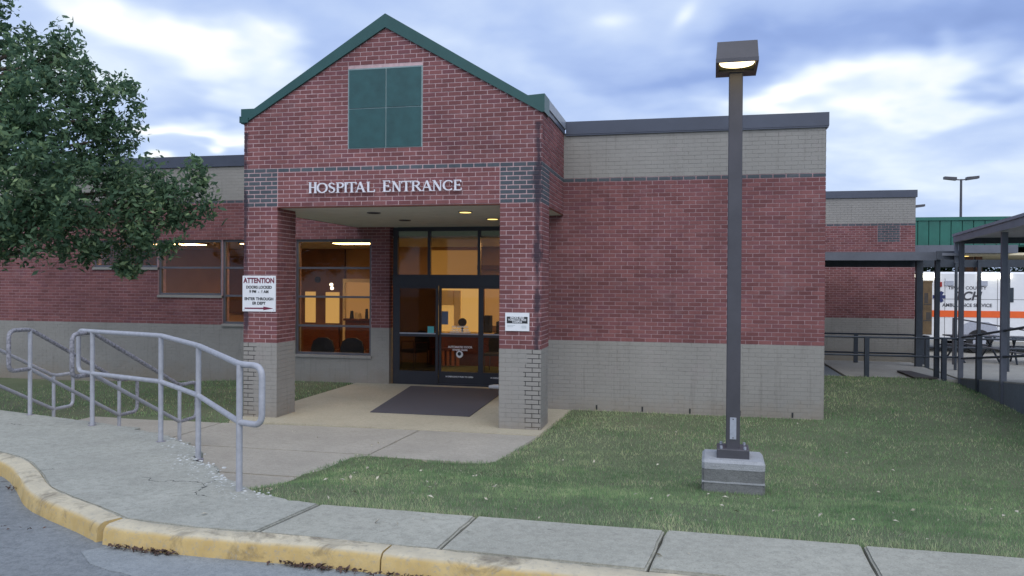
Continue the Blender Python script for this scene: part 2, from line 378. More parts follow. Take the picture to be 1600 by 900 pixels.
class MB:
    """collects boxes, prisms and tubes; build() links them as ONE mesh object"""
    def __init__(s): s.v = []; s.f = []; s.mi = []; s.sm = []
    def add(s, vs, fs, mi=0, smooth=False):
        n = len(s.v); s.v += [tuple(p) for p in vs]
        for f in fs: s.f.append(tuple(i + n for i in f)); s.mi.append(mi); s.sm.append(smooth)
        return s
    def box(s, x0, x1, y0, y1, z0, z1, mi=0):
        x0, x1 = min(x0, x1), max(x0, x1); y0, y1 = min(y0, y1), max(y0, y1); z0, z1 = min(z0, z1), max(z0, z1)
        vs = [(x0, y0, z0), (x1, y0, z0), (x1, y1, z0), (x0, y1, z0), (x0, y0, z1), (x1, y0, z1), (x1, y1, z1), (x0, y1, z1)]
        return s.add(vs, [(3, 2, 1, 0), (4, 5, 6, 7), (0, 1, 5, 4), (1, 2, 6, 5), (2, 3, 7, 6), (3, 0, 4, 7)], mi)
    def bbox(s, x0, x1, y0, y1, z0, z1, r=.01, mi=0):
        """box with chamfered vertical and top edges"""
        vs = []
        for z, k in ((z0, 0), (z1 - r, 0), (z1, 1)):
            e = r if k else 0
            a = [(x0 + r, y0 + e), (x1 - r, y0 + e), (x1 - e, y0 + r), (x1 - e, y1 - r), (x1 - r, y1 - e), (x0 + r, y1 - e), (x0 + e, y1 - r), (x0 + e, y0 + r)]
            vs += [(p[0], p[1], z) for p in a]
        fs = [tuple(range(7, -1, -1)), tuple(range(16, 24))]
        for L in (0, 8):
            for i in range(8): j = (i + 1) % 8; fs.append((L + i, L + j, L + 8 + j, L + 8 + i))
        return s.add(vs, fs, mi)
    def prism(s, poly, z0, z1, mi=0):
        n = len(poly); z0f = z0 if callable(z0) else (lambda x, y: z0); z1f = z1 if callable(z1) else (lambda x, y: z1)
        vs = [(x, y, z0f(x, y)) for x, y in poly] + [(x, y, z1f(x, y)) for x, y in poly]
        fs = [tuple(range(n - 1, -1, -1)), tuple(range(n, 2 * n))] + [(i, (i + 1) % n, n + (i + 1) % n, n + i) for i in range(n)]
        return s.add(vs, fs, mi)
    def xzprism(s, poly, y0, y1, mi=0):     # polygon (x,z) counter-clockwise seen from -Y, extruded along y
        n = len(poly)
        vs = [(x, y0, z) for x, z in poly] + [(x, y1, z) for x, z in poly]
        fs = [tuple(range(n)), tuple(range(2 * n - 1, n - 1, -1))] + [(i, n + i, n + (i + 1) % n, (i + 1) % n) for i in range(n)]
        return s.add(vs, fs, mi)
    def tube(s, pts, r, seg=10, closed=False, mi=0, cap=True):
        P = [Vector(p) for p in pts]; n = len(P); rings = []
        rr = r if isinstance(r, (list, tuple)) else [r] * n
        prev = None
        for i in range(n):
            if closed: t = (P[(i + 1) % n] - P[i - 1]).normalized()
            else: t = (P[min(i + 1, n - 1)] - P[max(i - 1, 0)]).normalized()
            if prev is None:
                a = Vector((0, 0, 1)) if abs(t.z) < .9 else Vector((1, 0, 0)); nn = (a - t * a.dot(t)).normalized()
            else: nn = (prev - t * prev.dot(t)).normalized()
            prev = nn; b = t.cross(nn)
            rings.append([P[i] + (nn * cos(2 * pi * k / seg) + b * sin(2 * pi * k / seg)) * rr[i] for k in range(seg)])
        vs = [tuple(v) for ring in rings for v in ring]; fs = []
        for i in range(n if closed else n - 1):
            j = (i + 1) % n
            for k in range(seg): l = (k + 1) % seg; fs.append((i * seg + k, i * seg + l, j * seg + l, j * seg + k))
        s.add(vs, fs, mi, True)
        if cap and not closed:
            s.add([tuple(v) for v in rings[0]], [tuple(range(seg - 1, -1, -1))], mi); s.add([tuple(v) for v in rings[-1]], [tuple(range(seg))], mi)
        return s
    def disc(s, c, r, axis='z', h=.01, seg=24, mi=0):
        a = []
        for sg in (0, 1):
            for k in range(seg):
                u, w = r * cos(2 * pi * k / seg), r * sin(2 * pi * k / seg)
                a.append({'z': (c[0] + u, c[1] + w, c[2] + sg * h), 'y': (c[0] + u, c[1] + sg * h, c[2] + w), 'x': (c[0] + sg * h, c[1] + u, c[2] + w)}[axis])
        fs = [tuple(range(seg - 1, -1, -1)), tuple(range(seg, 2 * seg))] + [(k, (k + 1) % seg, seg + (k + 1) % seg, seg + k) for k in range(seg)]
        return s.add(a, fs, mi)
    def mesh(s, name):
        me = bpy.data.meshes.new(name); me.from_pydata(s.v, [], s.f)
        me.polygons.foreach_set('material_index', s.mi); me.polygons.foreach_set('use_smooth', s.sm)
        bm = bmesh.new(); bm.from_mesh(me); bmesh.ops.recalc_face_normals(bm, faces=bm.faces); bm.to_mesh(me); bm.free()
        me.update(); return me
    def build(s, name, mats, parent=None, kind=None, label=None):
        return link(name, s.mesh(name), mats, parent, kind, label)

def rounded(pts, r, n=5):
    """polyline with its inner corners rounded"""
    P = [Vector(p) for p in pts]; out = [P[0]]
    for i in range(1, len(P) - 1):
        a = (P[i - 1] - P[i]); b = (P[i + 1] - P[i]); ra = min(r, a.length * .49); rb = min(r, b.length * .49)
        A = P[i] + a.normalized() * ra; B = P[i] + b.normalized() * rb
        for k in range(n + 1):
            t = k / n; out.append(A * (1 - t) ** 2 + P[i] * 2 * t * (1 - t) + B * t * t)
    out.append(P[-1]); return out

def soup(name, verts, faces_n, tones, mat, parent=None, kind=None, smooth=False):
    """verts (n*k,3) with k verts per face; fast"""
    me = bpy.data.meshes.new(name); nv = len(verts); nf = nv // faces_n
    me.vertices.add(nv); me.vertices.foreach_set('co', verts.astype(np.float32).ravel())
    me.loops.add(nv); me.loops.foreach_set('vertex_index', np.arange(nv, dtype=np.int32))
    me.polygons.add(nf); me.polygons.foreach_set('loop_start', np.arange(0, nv, faces_n, dtype=np.int32))
    me.update(calc_edges=True); me.validate()
    at = me.attributes.new('tone', 'FLOAT', 'FACE'); at.data.foreach_set('value', tones.astype(np.float32))
    return link(name, me, mat, parent, kind)

def text(name, s, size, loc, rot, mat, parent=None, align='CENTER', bold=0.0, extrude=.001, sx=1.0, shear=0):
    cu = bpy.data.curves.new(name, 'FONT'); cu.body = s; cu.size = size; cu.align_x = align; cu.align_y = 'CENTER'
    cu.extrude = extrude; cu.offset = bold
    o = bpy.data.objects.new(name, cu); COL.objects.link(o); o.location = loc; o.rotation_euler = rot; o.scale = (sx, 1, 1)
    cu.materials.append(MAT[mat])
    if shear: cu.shear = shear
    bpy.context.view_layer.update()
    me = bpy.data.meshes.new_from_object(o); bpy.data.objects.remove(o); bpy.data.curves.remove(cu)
    o = bpy.data.objects.new(name, me); COL.objects.link(o); o.location = loc; o.rotation_euler = rot; o.scale = (sx, 1, 1)
    if not me.materials: me.materials.append(MAT[mat])
    if parent is not None: o.parent = parent
    return o
FRONT = (radians(90), 0, 0)

# ------------------------------------------------------------------ ground
def sst(a, b, x):
    t = np.clip((x - a) / (b - a), 0, 1); return t * t * (3 - 2 * t)
PATH = [(-1.99, 13.62), (-2.08, 11.45), (-2.28, 9.28), (-4.05, 9.36), (-4.33, 7.3), (-4.3, 5.9), (-9.3, 6.4), (-9.3, 11.0), (-7.02, 11.0), (-7.02, 16.05), (-1.99, 16.05)]
APRON = [(-2.572, 5.24), (-2.672, 4.562), (-3.05, 4.547), (-3.625, 4.605), (-4.008, 4.805), (-4.421, 4.995), (-4.757, 5.175), (-5.129, 5.50), (-5.536, 5.824), (-5.82, 5.99), (-6.165, 6.12), (-11.5, 7.3),
         (-11.5, 8.35), (-8.16, 8.08), (-6.46, 7.66), (-5.26, 7.22), (-4.75, 6.86), (-4.42, 6.62), (-4.28, 6.25), (-3.95, 6.12), (-3.70, 5.80), (-3.42, 5.62), (-3.14, 5.40), (-2.85, 5.30)]
def inside(poly, X, Y):
    r = np.zeros(np.shape(X), bool); n = len(poly); j = n - 1
    for i in range(n):
        xi, yi = poly[i]; xj, yj = poly[j]
        if yi != yj:
            c = ((yi > Y) != (yj > Y)) & (X < (xj - xi) * (Y - yi) / (yj - yi) + xi); r ^= c
        j = i
    return r
def H(X, Y):
    X = np.asarray(X, float); Y = np.asarray(Y, float)
    front = .575 * (1 - sst(4.6, 10.2, Y)) ** 1.0
    front = np.where(Y < 5.3, .575, .575 * (1 - sst(4.2, 9.9, Y)) / (1 - sst(4.2, 9.9, 5.3)))
    side = sst(-4.34, -3.35, X)
    side = np.where(Y < 5.4, 1.0, side + (1 - side) * (1 - sst(5.4, 6.0, Y)) * (X > -3.9))
    z = front * side
    z = np.where((X < -4.33) & (Y < 8), 0.0, z)
    z = z - .62 * sst(5.2, 8.5, X) * sst(13.5, 19, Y) * (1 - sst(21, 24, Y))
    z = z - .18 * sst(-8, -14, X) * (Y > 8) * sst(8, 12, Y)
    z = z + .026 * np.sin(X * 2.1 + Y * .9) * np.sin(Y * 1.7 - X * .6) * sst(5.3, 6.3, Y) * (1 - sst(12.6, 13.4, Y))
    z = np.where(Y < 4.5, .30, z)
    z = np.where(Y > 26, z - .05, z)
    return z

def build_ground():
    xs = np.unique(np.round(np.concatenate([np.linspace(-900, -60, 8), np.linspace(-60, -14, 12), np.arange(-14, 9.01, .14), np.linspace(9, 60, 22), np.linspace(60, 900, 8)]), 3))
    ys = np.unique(np.round(np.concatenate([np.linspace(-60, 4, 8), np.arange(4, 15.01, .14), np.linspace(15, 26, 26), np.linspace(26, 90, 16), np.linspace(90, 1500, 10)]), 3))
    X, Y = np.meshgrid(xs, ys); Z = H(X, Y)
    for poly in (PATH,):
        ins = inside(poly, X, Y); Z = np.where(ins, np.minimum(Z, -.05), Z)
    ins = inside(APRON, X, Y); Z = np.where(ins, np.minimum(Z, .3), Z)
    Z = np.where((Y > 3.5) & (Y < 5.15), .3, Z); Z = np.where(Y <= 3.5, .3, Z)
    # under the covered walk and beyond
    Z = np.where((Y > 20.6) & (X > 1.5), np.minimum(Z, -.12), Z)
    V = np.stack([X, Y, Z], -1).reshape(-1, 3); nx, ny = len(xs), len(ys)
    idx = np.arange(nx * ny).reshape(ny, nx)
    Fq = np.stack([idx[:-1, :-1], idx[:-1, 1:], idx[1:, 1:], idx[1:, :-1]], -1).reshape(-1, 4)
    me = bpy.data.meshes.new('lawn'); me.from_pydata(V.tolist(), [], Fq.tolist())
    me.polygons.foreach_set('use_smooth', [True] * len(me.polygons)); me.update()
    link('lawn', me, 'lawn', None, 'structure')
build_ground()

def slab(name, poly, z0, z1, mat, parent=None, kind=None, jag=0, step=.06, label=None, bevel=.012):
    """flat slab with an eased, slightly wavering edge"""
    pts = []
    n = len(poly)
    if jag:
        for i in range(n):
            a = Vector(poly[i]); b = Vector(poly[(i + 1) % n]); k = max(1, int((b - a).length / step))
            for q in range(k):
                p = a.lerp(b, q / k); amp = jag if q else jag * .3
                if kind == 'structure' and jag > .02 and not (p.y > 5.28 and p.x > -7.5 and p.y > 4.9 - .62 * (p.x + 2.2)): amp = .002
                pts.append((p.x + random.uniform(-amp, amp), p.y + random.uniform(-amp, amp)))
    else: pts = [tuple(p) for p in poly]
    bm = bmesh.new(); vs = [bm.verts.new((x, y, z1)) for x, y in pts]; f = bm.faces.new(vs)
    r = bmesh.ops.extrude_face_region(bm, geom=[f]); ev = [v for v in r['geom'] if isinstance(v, bmesh.types.BMVert)]
    bm.normal_update()
    for v in vs: v.co.z = z0
    bmesh.ops.recalc_face_normals(bm, faces=bm.faces)
    if bevel:
        top = [e for e in bm.edges if all(abs(v.co.z - z1) < 1e-5 for v in e.verts) and len(e.link_faces) == 2]
        try: bmesh.ops.bevel(bm, geom=top, offset=bevel, segments=2, affect='EDGES', clamp_overlap=True)
        except Exception: pass
    big = [f for f in bm.faces if len(f.verts) > 4]
    bmesh.ops.triangulate(bm, faces=big)
    me = bpy.data.meshes.new(name); bm.to_mesh(me); bm.free()
    return link(name, me, mat, parent, kind, label)

# road: asphalt sheet, gutter strip, kerb
ROADZ = .475
slab('road', [(-60, -30), (60, -30), (60, 4.32), (-.226, 4.28), (-3.55, 4.45), (-4.3, 4.83), (-4.7, 5.06), (-5.1, 5.42), (-5.6, 5.74), (-60, 17)][::-1], .3, ROADZ, 'asphalt', None, 'structure', bevel=0)
slab('gutter', [(-3.62, 4.42), (-3.72, 4.30), (-3.5, 4.12), (-3.1, 4.0), (-2.2, 3.86), (-.6, 3.80), (6, 3.8), (6, 4.34), (-.2, 4.30), (-1.4, 4.36), (-2.2, 4.40), (-3.05, 4.39)][::1], .3, ROADZ + .005, 'gutter', None, 'structure', jag=.012, step=.1, bevel=0)

def kerb_run(name, line, parent, w=.17, h0=ROADZ - .1, h1=.602, mat='kerb'):
    """line = the back (pavement side) edge; the kerb lies on its left-hand (road) side"""
    P = [Vector((x, y)) for x, y in line]; Q = []
    for a, b in zip(P[:-1], P[1:]):
        k = max(1, int((b - a).length / .07))
        for q in range(k): Q.append(a.lerp(b, q / k))
    Q.append(P[-1])
    prof = [(0, h0), (0, h1 - .01), (.012, h1), (w - .05, h1 - .004), (w - .025, h1 - .014), (w - .008, h1 - .04), (w + .012, h0)]
    mb = MB(); vs = []; n = len(prof)
    for i, p in enumerate(Q):
        t = (Q[min(i + 1, len(Q) - 1)] - Q[max(i - 1, 0)]).normalized(); nn = Vector((t.y, -t.x))
        for k, (o, z) in enumerate(prof):
            j = random.uniform(-.004, .004) if 1 < k < 6 else 0
            q = p + nn * (o + j); vs.append((q.x, q.y, z + (random.uniform(-.003, .003) if 1 < k < 6 else 0)))
    fs = [(i * n + k, i * n + k + 1, (i + 1) * n + k + 1, (i + 1) * n + k) for i in range(len(Q) - 1) for k in range(n - 1)]
    fs += [tuple(range(n)), tuple((len(Q) - 1) * n + k for k in range(n - 1, -1, -1))]
    mb.add(vs, fs, 0, True); o = mb.build(name, mat, parent)
    me = o.data
    for p in me.polygons: p.use_smooth = len(p.vertices) == 4
    m = o.modifiers.new('edge', 'EDGE_SPLIT'); m.split_angle = radians(40)
    return o
kerb = empty('kerb', kind='structure')
def arc(line, n=2):
    P = [Vector(p) for p in line]
    for _ in range(n):
        Q = [P[0]]
        for a, b in zip(P[:-1], P[1:]): Q += [a.lerp(b, .25), a.lerp(b, .75)]
        P = Q + [P[-1]]
    return [(p.x, p.y) for p in P]
kerb_run('kerb_stone', arc([(-14, 8.8), (-9, 7.0), (-7.3, 6.42), (-6.165, 6.12), (-5.82, 5.99), (-5.536, 5.824), (-5.129, 5.50), (-4.757, 5.175), (-4.421, 4.995), (-4.008, 4.805), (-3.68, 4.628)]), kerb)
kerb_run('kerb_stone', arc([(-3.66, 4.62), (-3.4, 4.57), (-3.052, 4.547), (-2.228, 4.563), (-1.75, 4.54)]), kerb)
kerb_run('kerb_stone', [(-1.735, 4.54), (-1.386, 4.513), (-.62, 4.47), (-.226, 4.449), (.9, 4.40)], kerb)
kerb_run('kerb_stone', [(.912, 4.40), (3, 4.37), (6.5, 4.35)], kerb)

# pavement: separate panels with open joints
walk = empty('sidewalk', kind='structure')
jx = [(-2.56, -2.66), (-1.407, -1.447), (-.145, -.221), (1.031, .999), (2.27, 2.24), (3.5, 3.47), (4.74, 4.7)]
def back_y(x): return 5.235 - .012 * (x + 1.4)
def front_y(x): return 4.545 - .033 * (x + 2.2) if x < .9 else 4.42 - .02 * (x - .9)
for i in range(len(jx) - 1):
    (a, b), (c, d) = jx[i], jx[i + 1]; g = .009
    slab('pavement_slab', [(b + g, front_y(b) + .006), (d - g, front_y(d) + .006), (c - g, back_y(c)), (a + g, back_y(a))], .3, .60 + random.uniform(-.003, .003), 'walk', walk, jag=.004, step=.12)
slab('concrete_apron', APRON[::-1], .0, .603, 'apron', None, 'structure', jag=.022, step=.05, bevel=.01)

# broken edge rubble of the apron
def lump(c, r, seed):
    rd = random.Random(seed); bm = bmesh.new(); bmesh.ops.create_icosphere(bm, subdivisions=1, radius=r)
    vs = []
    for v in bm.verts: v.co *= rd.uniform(.65, 1.25); v.co.z *= .45; vs.append(v)
    idx = {v: i for i, v in enumerate(vs)}
    out = ([(v.co.x + c[0], v.co.y + c[1], v.co.z + c[2]) for v in vs], [tuple(idx[v] for v in f.verts) for f in bm.faces]); bm.free(); return out
mb = MB(); EDGE = [(-5.26, 7.22), (-4.75, 6.86), (-4.42, 6.62), (-4.28, 6.25), (-3.95, 6.12), (-3.70, 5.80), (-3.42, 5.62), (-3.14, 5.40), (-2.85, 5.30)]
for i in range(420):
    k = random.choices(range(len(EDGE) - 1), [1, 2, 3, 3, 3, 3, 3, 1])[0]; a, b = EDGE[k], EDGE[k + 1]; t = random.random()
    off = abs(random.gauss(0, .16)); x = a[0] + (b[0] - a[0]) * t - off * .65 + random.gauss(0, .03); y = a[1] + (b[1] - a[1]) * t - off * .75 + random.gauss(0, .03)
    r = random.uniform(.005, .022) * (1 - min(.7, off * 1.6))
    vs, fs = lump((x, y, .60 - r * .05), r, i); mb.add(vs, fs)
mb.build('broken_concrete_chips', 'rubble', None, 'stuff')

# lower path with its joints, porch slab
path = empty('path', kind='structure')
g = .006
slab('path_slab', [(-2.09, 11.16), (-3.87 + g, 11.17), (-3.93 + g, 9.42), (-4.05, 9.36), (-2.28, 9.28)][::-1], -.15, .0, 'path', path, jag=.004, step=.2)
slab('path_slab', [(-3.87 - g, 11.17), (-7.0, 11.0), (-7.0, 9.42), (-3.93 - g, 9.42)], -.15, .001, 'path', path)
slab('path_slab', [(-3.93, 9.405), (-6.6, 9.405), (-6.6, 8.16), (-4.22, 8.16)], -.15, .002, 'path', path)
slab('path_slab', [(-4.22, 8.145), (-6.6, 8.145), (-6.6, 6.2), (-4.30, 5.9), (-4.33, 7.3)], -.15, .000, 'path', path)
slab('path_slab', [(-7.012, 11.0), (-9.3, 11.0), (-9.3, 9.0), (-7.012, 9.0)], -.15, -.002, 'path', path)
slab('porch_slab', [(-1.99, 13.6), (-2.09, 11.18), (-7.0, 11.18), (-7.0, 16.1), (-2.7, 16.1), (-2.7, 13.6)], -.15, .004, 'porchslab', path)

# ------------------------------------------------------------------ stairs
st = empty('concrete_stairs', 'short flight of concrete steps going down from the apron between the three stair railings', 'stairs', loc=(0, 0, 0))
for i in range(4):
    MB().bbox(-8.9, -6.2, 7.75 + i * .32, 8.09 + i * .32, -.1, .60 - (i + 1) * .12, .008).build('step', 'apron', st)

# ------------------------------------------------------------------ the hospital building
HB = empty('hospital_building', 'red and grey brick hospital building with gabled green trimmed entrance', 'building')
Z0 = 1.19; CO = .0677; BL = .203
BR = []          # every brick: (part key, kind, origin, U, N, ua, ub, za, zb)
def fill(part, kind, O, U, N, u0, u1, z0, z1, holes=(), phase=0.0, rowrange=None):
    k0 = int(round((z0 - Z0) / CO)); k1 = int(round((z1 - Z0) / CO))
    for k in range(k0, k1):
        za = Z0 + k * CO; zb = za + CO; zm = (za + zb) / 2
        lo, hi = (u0, u1) if rowrange is None else rowrange(zm)
        iv = [(max(u0, lo), min(u1, hi))]
        for (a, b, c, d) in holes:
            if c - .02 < zm < d + .02:
                nv = []
                for (p, q) in iv:
                    if b <= p or a >= q: nv.append((p, q)); continue
                    if a > p: nv.append((p, a))
                    if b < q: nv.append((b, q))
                iv = nv
        for (p, q) in iv:
            if q - p < .03: continue
            s = phase + (BL / 2 if k % 2 else 0); n = math.floor((p - s) / BL); x = s + n * BL
            while x < q:
                a = max(x, p); b = min(x + BL, q)
                if b - a > .028: BR.append((part, kind, O, U, N, a, b, za, zb))
                x += BL
FX, FN = (1, 0, 0), (0, -1, 0)        # faces that look towards the street
PX, LX, RX = 11.58, -7.005, -2.14
# portico core (mortar planes 8 mm behind the brick faces)
pc = MB(); i_ = .008
CZ0 = -.25
for (a, b) in ((LX, -6.41), (-2.785, RX)):
    pc.box(a + i_, b - i_, PX + i_, 12.2 - i_, CZ0, Z0, 1); pc.box(a + i_, b - i_, PX + i_, 12.2 - i_, Z0, 3.356, 0)
rs = .58
pc.xzprism([(LX + i_, 3.356), (RX - i_, 3.356), (RX - i_, 4.70), (-4.597, 4.70 + rs * 2.40), (LX + i_, 4.70)], PX + i_, 11.90, 0)
pc.box(RX - .3, RX - i_, 11.90, 13.6, 3.356, 4.72, 0); pc.box(LX + i_, LX + .3, 11.90, 16, 3.356, 4.72, 0)
pc.box(LX + .3, RX - .3, 11.9, 16, 4.45, 4.55, 0)
portico = pc.build('entrance_portico', ['mortar', 'greymortar'], HB)
PANEL = (-5.215, -4.0, 4.235, 5.472)
def gable(z):
    if z < 4.70: return (LX, RX)
    w = (4.70 + rs * 2.40 - z) / rs + .02; return (-4.597 - w, -4.597 + w)
BLK = 3.966 - 9 * CO
# front
for (a, b, ph) in ((LX, -6.41, -6.41), (-2.785, RX, -2.785)):
    fill('p', 'grey', (0, PX, 0), FX, FN, a, b, -.17, Z0, phase=ph)
    fill('p', 'red', (0, PX, 0), FX, FN, a, b, Z0, 3.356, phase=ph)
    fill('p', 'dark', (0, PX, 0), FX, FN, a, b, BLK, 3.966, phase=ph)
fill('p', 'red', (0, PX, 0), FX, FN, -6.41, -2.785, 3.356, 3.898, phase=-6.41)
for k in range(18):                      # single slate course, stack joints
    a = -6.41 + k * 3.625 / 18
    BR.append(('p', 'dark', (0, PX, 0), FX, FN, a, a + 3.625 / 18, 3.898, 3.966))
fill('p', 'red', (0, PX, 0), FX, FN, LX, RX, 3.966, 6.10, holes=[PANEL], phase=-4.0, rowrange=gable)
# column sides
for X_, N_ in ((-6.41, (1, 0, 0)), (RX, (1, 0, 0)), (-2.785, (-1, 0, 0)), (LX, (-1, 0, 0))):
    fill('p', 'grey', (X_, 0, 0), (0, 1, 0), N_, PX, 12.2, -.17, Z0, phase=PX + .1)
    fill('p', 'red', (X_, 0, 0), (0, 1, 0), N_, PX, 12.2, Z0, BLK if X_ in (RX, LX) else 3.35, phase=PX + .1)
    if X_ in (RX, LX):
        yb = 13.6 if X_ == RX else 16
        fill('p', 'dark', (X_, 0, 0), (0, 1, 0), N_, PX, 12.2, BLK, 3.966, phase=PX + .1)
        fill('p', 'dark', (X_, 0, 0), (0, 1, 0), N_, 12.2, yb, 3.898, 3.966, phase=12.2)
        fill('p', 'red', (X_, 0, 0), (0, 1, 0), N_, 12.2, yb, 3.356, 3.898, phase=12.2)
        fill('p', 'red', (X_, 0, 0), (0, 1, 0), N_, PX, yb, 3.966, 4.72, phase=12.2)
fill('p', 'red', (0, 12.2, 0), (1, 0, 0), (0, 1, 0), -2.785, RX, Z0, 3.35)
# rake trim, side copings, panel, soffit, lintel
tr_ = MB()
tr_.xzprism([(LX - .03, 4.685), (LX + .02, 4.685), (-4.597, 6.075), (RX - .02, 4.685), (RX + .03, 4.685), (RX + .03, 4.95), (RX - .22, 4.935), (-4.597, 6.285), (LX + .2, 4.92), (LX - .03, 4.92)], PX - .035, 11.96)
tr_.build('rake_trim', 'greendark', HB)
MB().box(LX - .05, LX - .03, PX - .05, PX + .3, 4.70, 4.80).box(LX - .032, LX + .1, PX - .05, PX - .036, 4.70, 4.78).build('trim_end_cap', 'greendark', HB)
for a in (RX - .32, LX - .03):
    mb = MB().box(a, a + .35, 11.965, 13.6 if a > -5 else 16, 4.80, 4.945).build('side_coping', 'sidecoping', HB)
    MB().box(a + .015, a + .335, 11.965, 13.6 if a > -5 else 16, 4.72, 4.80).build('side_fascia', 'coping', HB)
pn = empty('gable_panel'); pn.parent = HB
MB().box(PANEL[0], PANEL[1], PX + .002, PX + .03, PANEL[2], PANEL[3]).build('panel_frame', simple('pale_panel_joint', (.22, .30, .30), .6), pn)
mx_, mz_ = -4.588, 4.852
for (a, b) in ((PANEL[0] + .022, mx_ - .009), (mx_ + .009, PANEL[1] - .022)):
    for (c, d) in ((PANEL[2] + .012, mz_ - .008), (mz_ + .008, PANEL[3] - .022)):
        MB().box(a, b, PX - .008, PX + .01, c, d).build('green_tile', 'greenpanel', pn)
MB().box(LX + .02, RX - .02, PX + .09, 16.02, 3.335, 3.354).build('soffit', 'soffit', HB)
MB().box(-6.41, -2.785, PX - .004, PX + .088, 3.335, 3.353).box(LX + .01, LX + .022, PX + .3, 16, 3.33, 3.36).box(RX - .022, RX - .01, 12.2, 13.6, 3.33, 3.36).build('steel_lintel', 'woodred', HB)
for k, (x, y, lit) in enumerate([(-5.2, 12.6, 0), (-5.24, 14.2, 0), (-3.62, 12.65, 1), (-3.52, 14.1, 1)]):
    dl = MB().tube([(x, y, 3.336), (x, y, 3.322)], .115, 24).build('downlight', 'winframe', HB)
    MB().disc((x, y, 3.318), .095, 'z', .003).build('downlight_lens', 'downglow' if lit else 'black', dl)

# wing walls: zones of painted base, red brick, slate course, painted top
wc = MB(); WX0, WX1, WY = -2.75, 2.10, 13.6
wc.box(WX0 + i_, WX1 - i_, WY + i_, 25, CZ0 - .2, Z0, 1); wc.box(WX0 + i_, WX1 - i_, WY + i_, 25, Z0, 3.966, 0); wc.box(WX0 + i_, WX1 - i_, WY + i_, 25, 3.966, 4.74, 1)
wing = wc.build('right_wing_wall', ['wingmortar', 'greymortar'], HB)
def zones(part, O, U, N, u0, u1, holes=(), ph=0, zb=-.17):
    fill(part, 'grey', O, U, N, u0, u1, zb, Z0, holes, ph + .05)
    fill(part, 'red', O, U, N, u0, u1, Z0, 3.898, holes, ph)
    fill(part, 'dark', O, U, N, u0, u1, 3.898, 3.966, holes, ph)
    fill(part, 'grey', O, U, N, u0, u1, 3.966, 4.73, holes, ph + .08)
zones('w', (0, WY, 0), FX, FN, WX0, WX1, ph=WX1)
zones('w', (WX1, 0, 0), (0, 1, 0), (1, 0, 0), WY, 24.9, ph=WY)
zones('w', (WX0, 0, 0), (0, 1, 0), (-1, 0, 0), WY, 16.0, ph=WY)
MB().box(RX + .035, WX1 + .035, WY - .035, 25.03, 4.715, 4.93).box(RX + .035, WX1 + .028, WY - .028, 25.0, 4.69, 4.715).build('coping', 'coping', HB)

for x in (-1.55, -.78, .0, .80, 1.62): MB().box(x - .012, x + .012, WY - .004, WY + .004, .02, .10).build('weep_slot', 'black', HB)
# left wall with stepped windows
LY = 16.0; LX0, LX1 = -26.0, -6.24
WIN = [(-13.55, -11.85, 2.47), (-11.83, -10.22, 1.845), (-10.20, -8.44, 1.215), (-8.42, -6.66, .585)]
WT = 3.085
lc = MB()
cuts = sorted({LX0, LX1} | {w[0] for w in WIN} | {w[1] for w in WIN})
for a, b in zip(cuts[:-1], cuts[1:]):
    w = [q for q in WIN if abs(q[0] - a) < 1e-6]
    spans = [(-.7, 4.74)] if not w else [(-.7, w[0][2] - .02), (WT, 4.74)]
    for (p, q) in spans:
        for (zl, zh, mi) in ((-.7, Z0, 1), (Z0, 3.966, 0), (3.966, 4.74, 1)):
            c, d = max(p, zl), min(q, zh)
            if d > c: lc.box(a, b - (i_ if b == LX1 else 0), LY + i_, LY + .28, c, d, mi)
leftw = lc.build('left_wing_wall', ['wingmortar', 'greymortar'], HB)
zones('l', (0, LY, 0), FX, FN, LX0 + 8, LX1, holes=[(w[0], w[1], w[2] - .03, WT) for w in WIN], ph=LX1, zb=-.45)
zones('l', (LX1, 0, 0), (0, 1, 0), (1, 0, 0), LY, LY + .26, ph=LY)
MB().box(LX0, -2.7, LY + .28, 40, 4.5, 4.7).build('flat_roof', 'coping', HB)
MB().box(LX0, LX - .06, LY - .035, LY + .35, 4.715, 4.96).build('coping', 'coping', HB)

# brick meshes: the largest as objects, the rest joined
def proj_area(o, U, N, ua, ub, za, zb):
    c = np.array(o) + np.array(U) * (ua + ub) / 2; c[2] = (za + zb) / 2
    v = c - CAM; w = v @ _f2
    if w < .1: return 0
    x = 800 + F * (v @ _r3) / w; y = 450 - F * (v @ _u3) / w
    if not (0 < x < 1600 and 0 < y < 900): return 0
    vn = v / np.linalg.norm(v); cs = -float(vn @ np.array(N))
    if cs <= 0.02: return 0
    return (ub - ua) * (zb - za) * cs / (w * w)
def brick_verts(L, Hh, t=.008):
    a, h = L / 2, Hh / 2
    return [(-a, 0, -h), (a, 0, -h), (a, 0, h), (-a, 0, h), (-a + .0015, -t, -h + .0015), (a - .0015, -t, -h + .0015), (a - .0015, -t, h - .0015), (-a + .0015, -t, h - .0015)]
BF = [(4, 5, 6, 7), (0, 1, 5, 4), (1, 2, 6, 5), (2, 3, 7, 6), (3, 0, 4, 7)]
areas = [proj_area(b[2], b[3], b[4], b[5], b[6], b[7], b[8]) for b in BR]
order = sorted(range(len(BR)), key=lambda i: -areas[i]); chosen = set(order[:300])
PARENT = {'p': portico, 'w': wing, 'l': leftw}
shared = {}; groups = {}
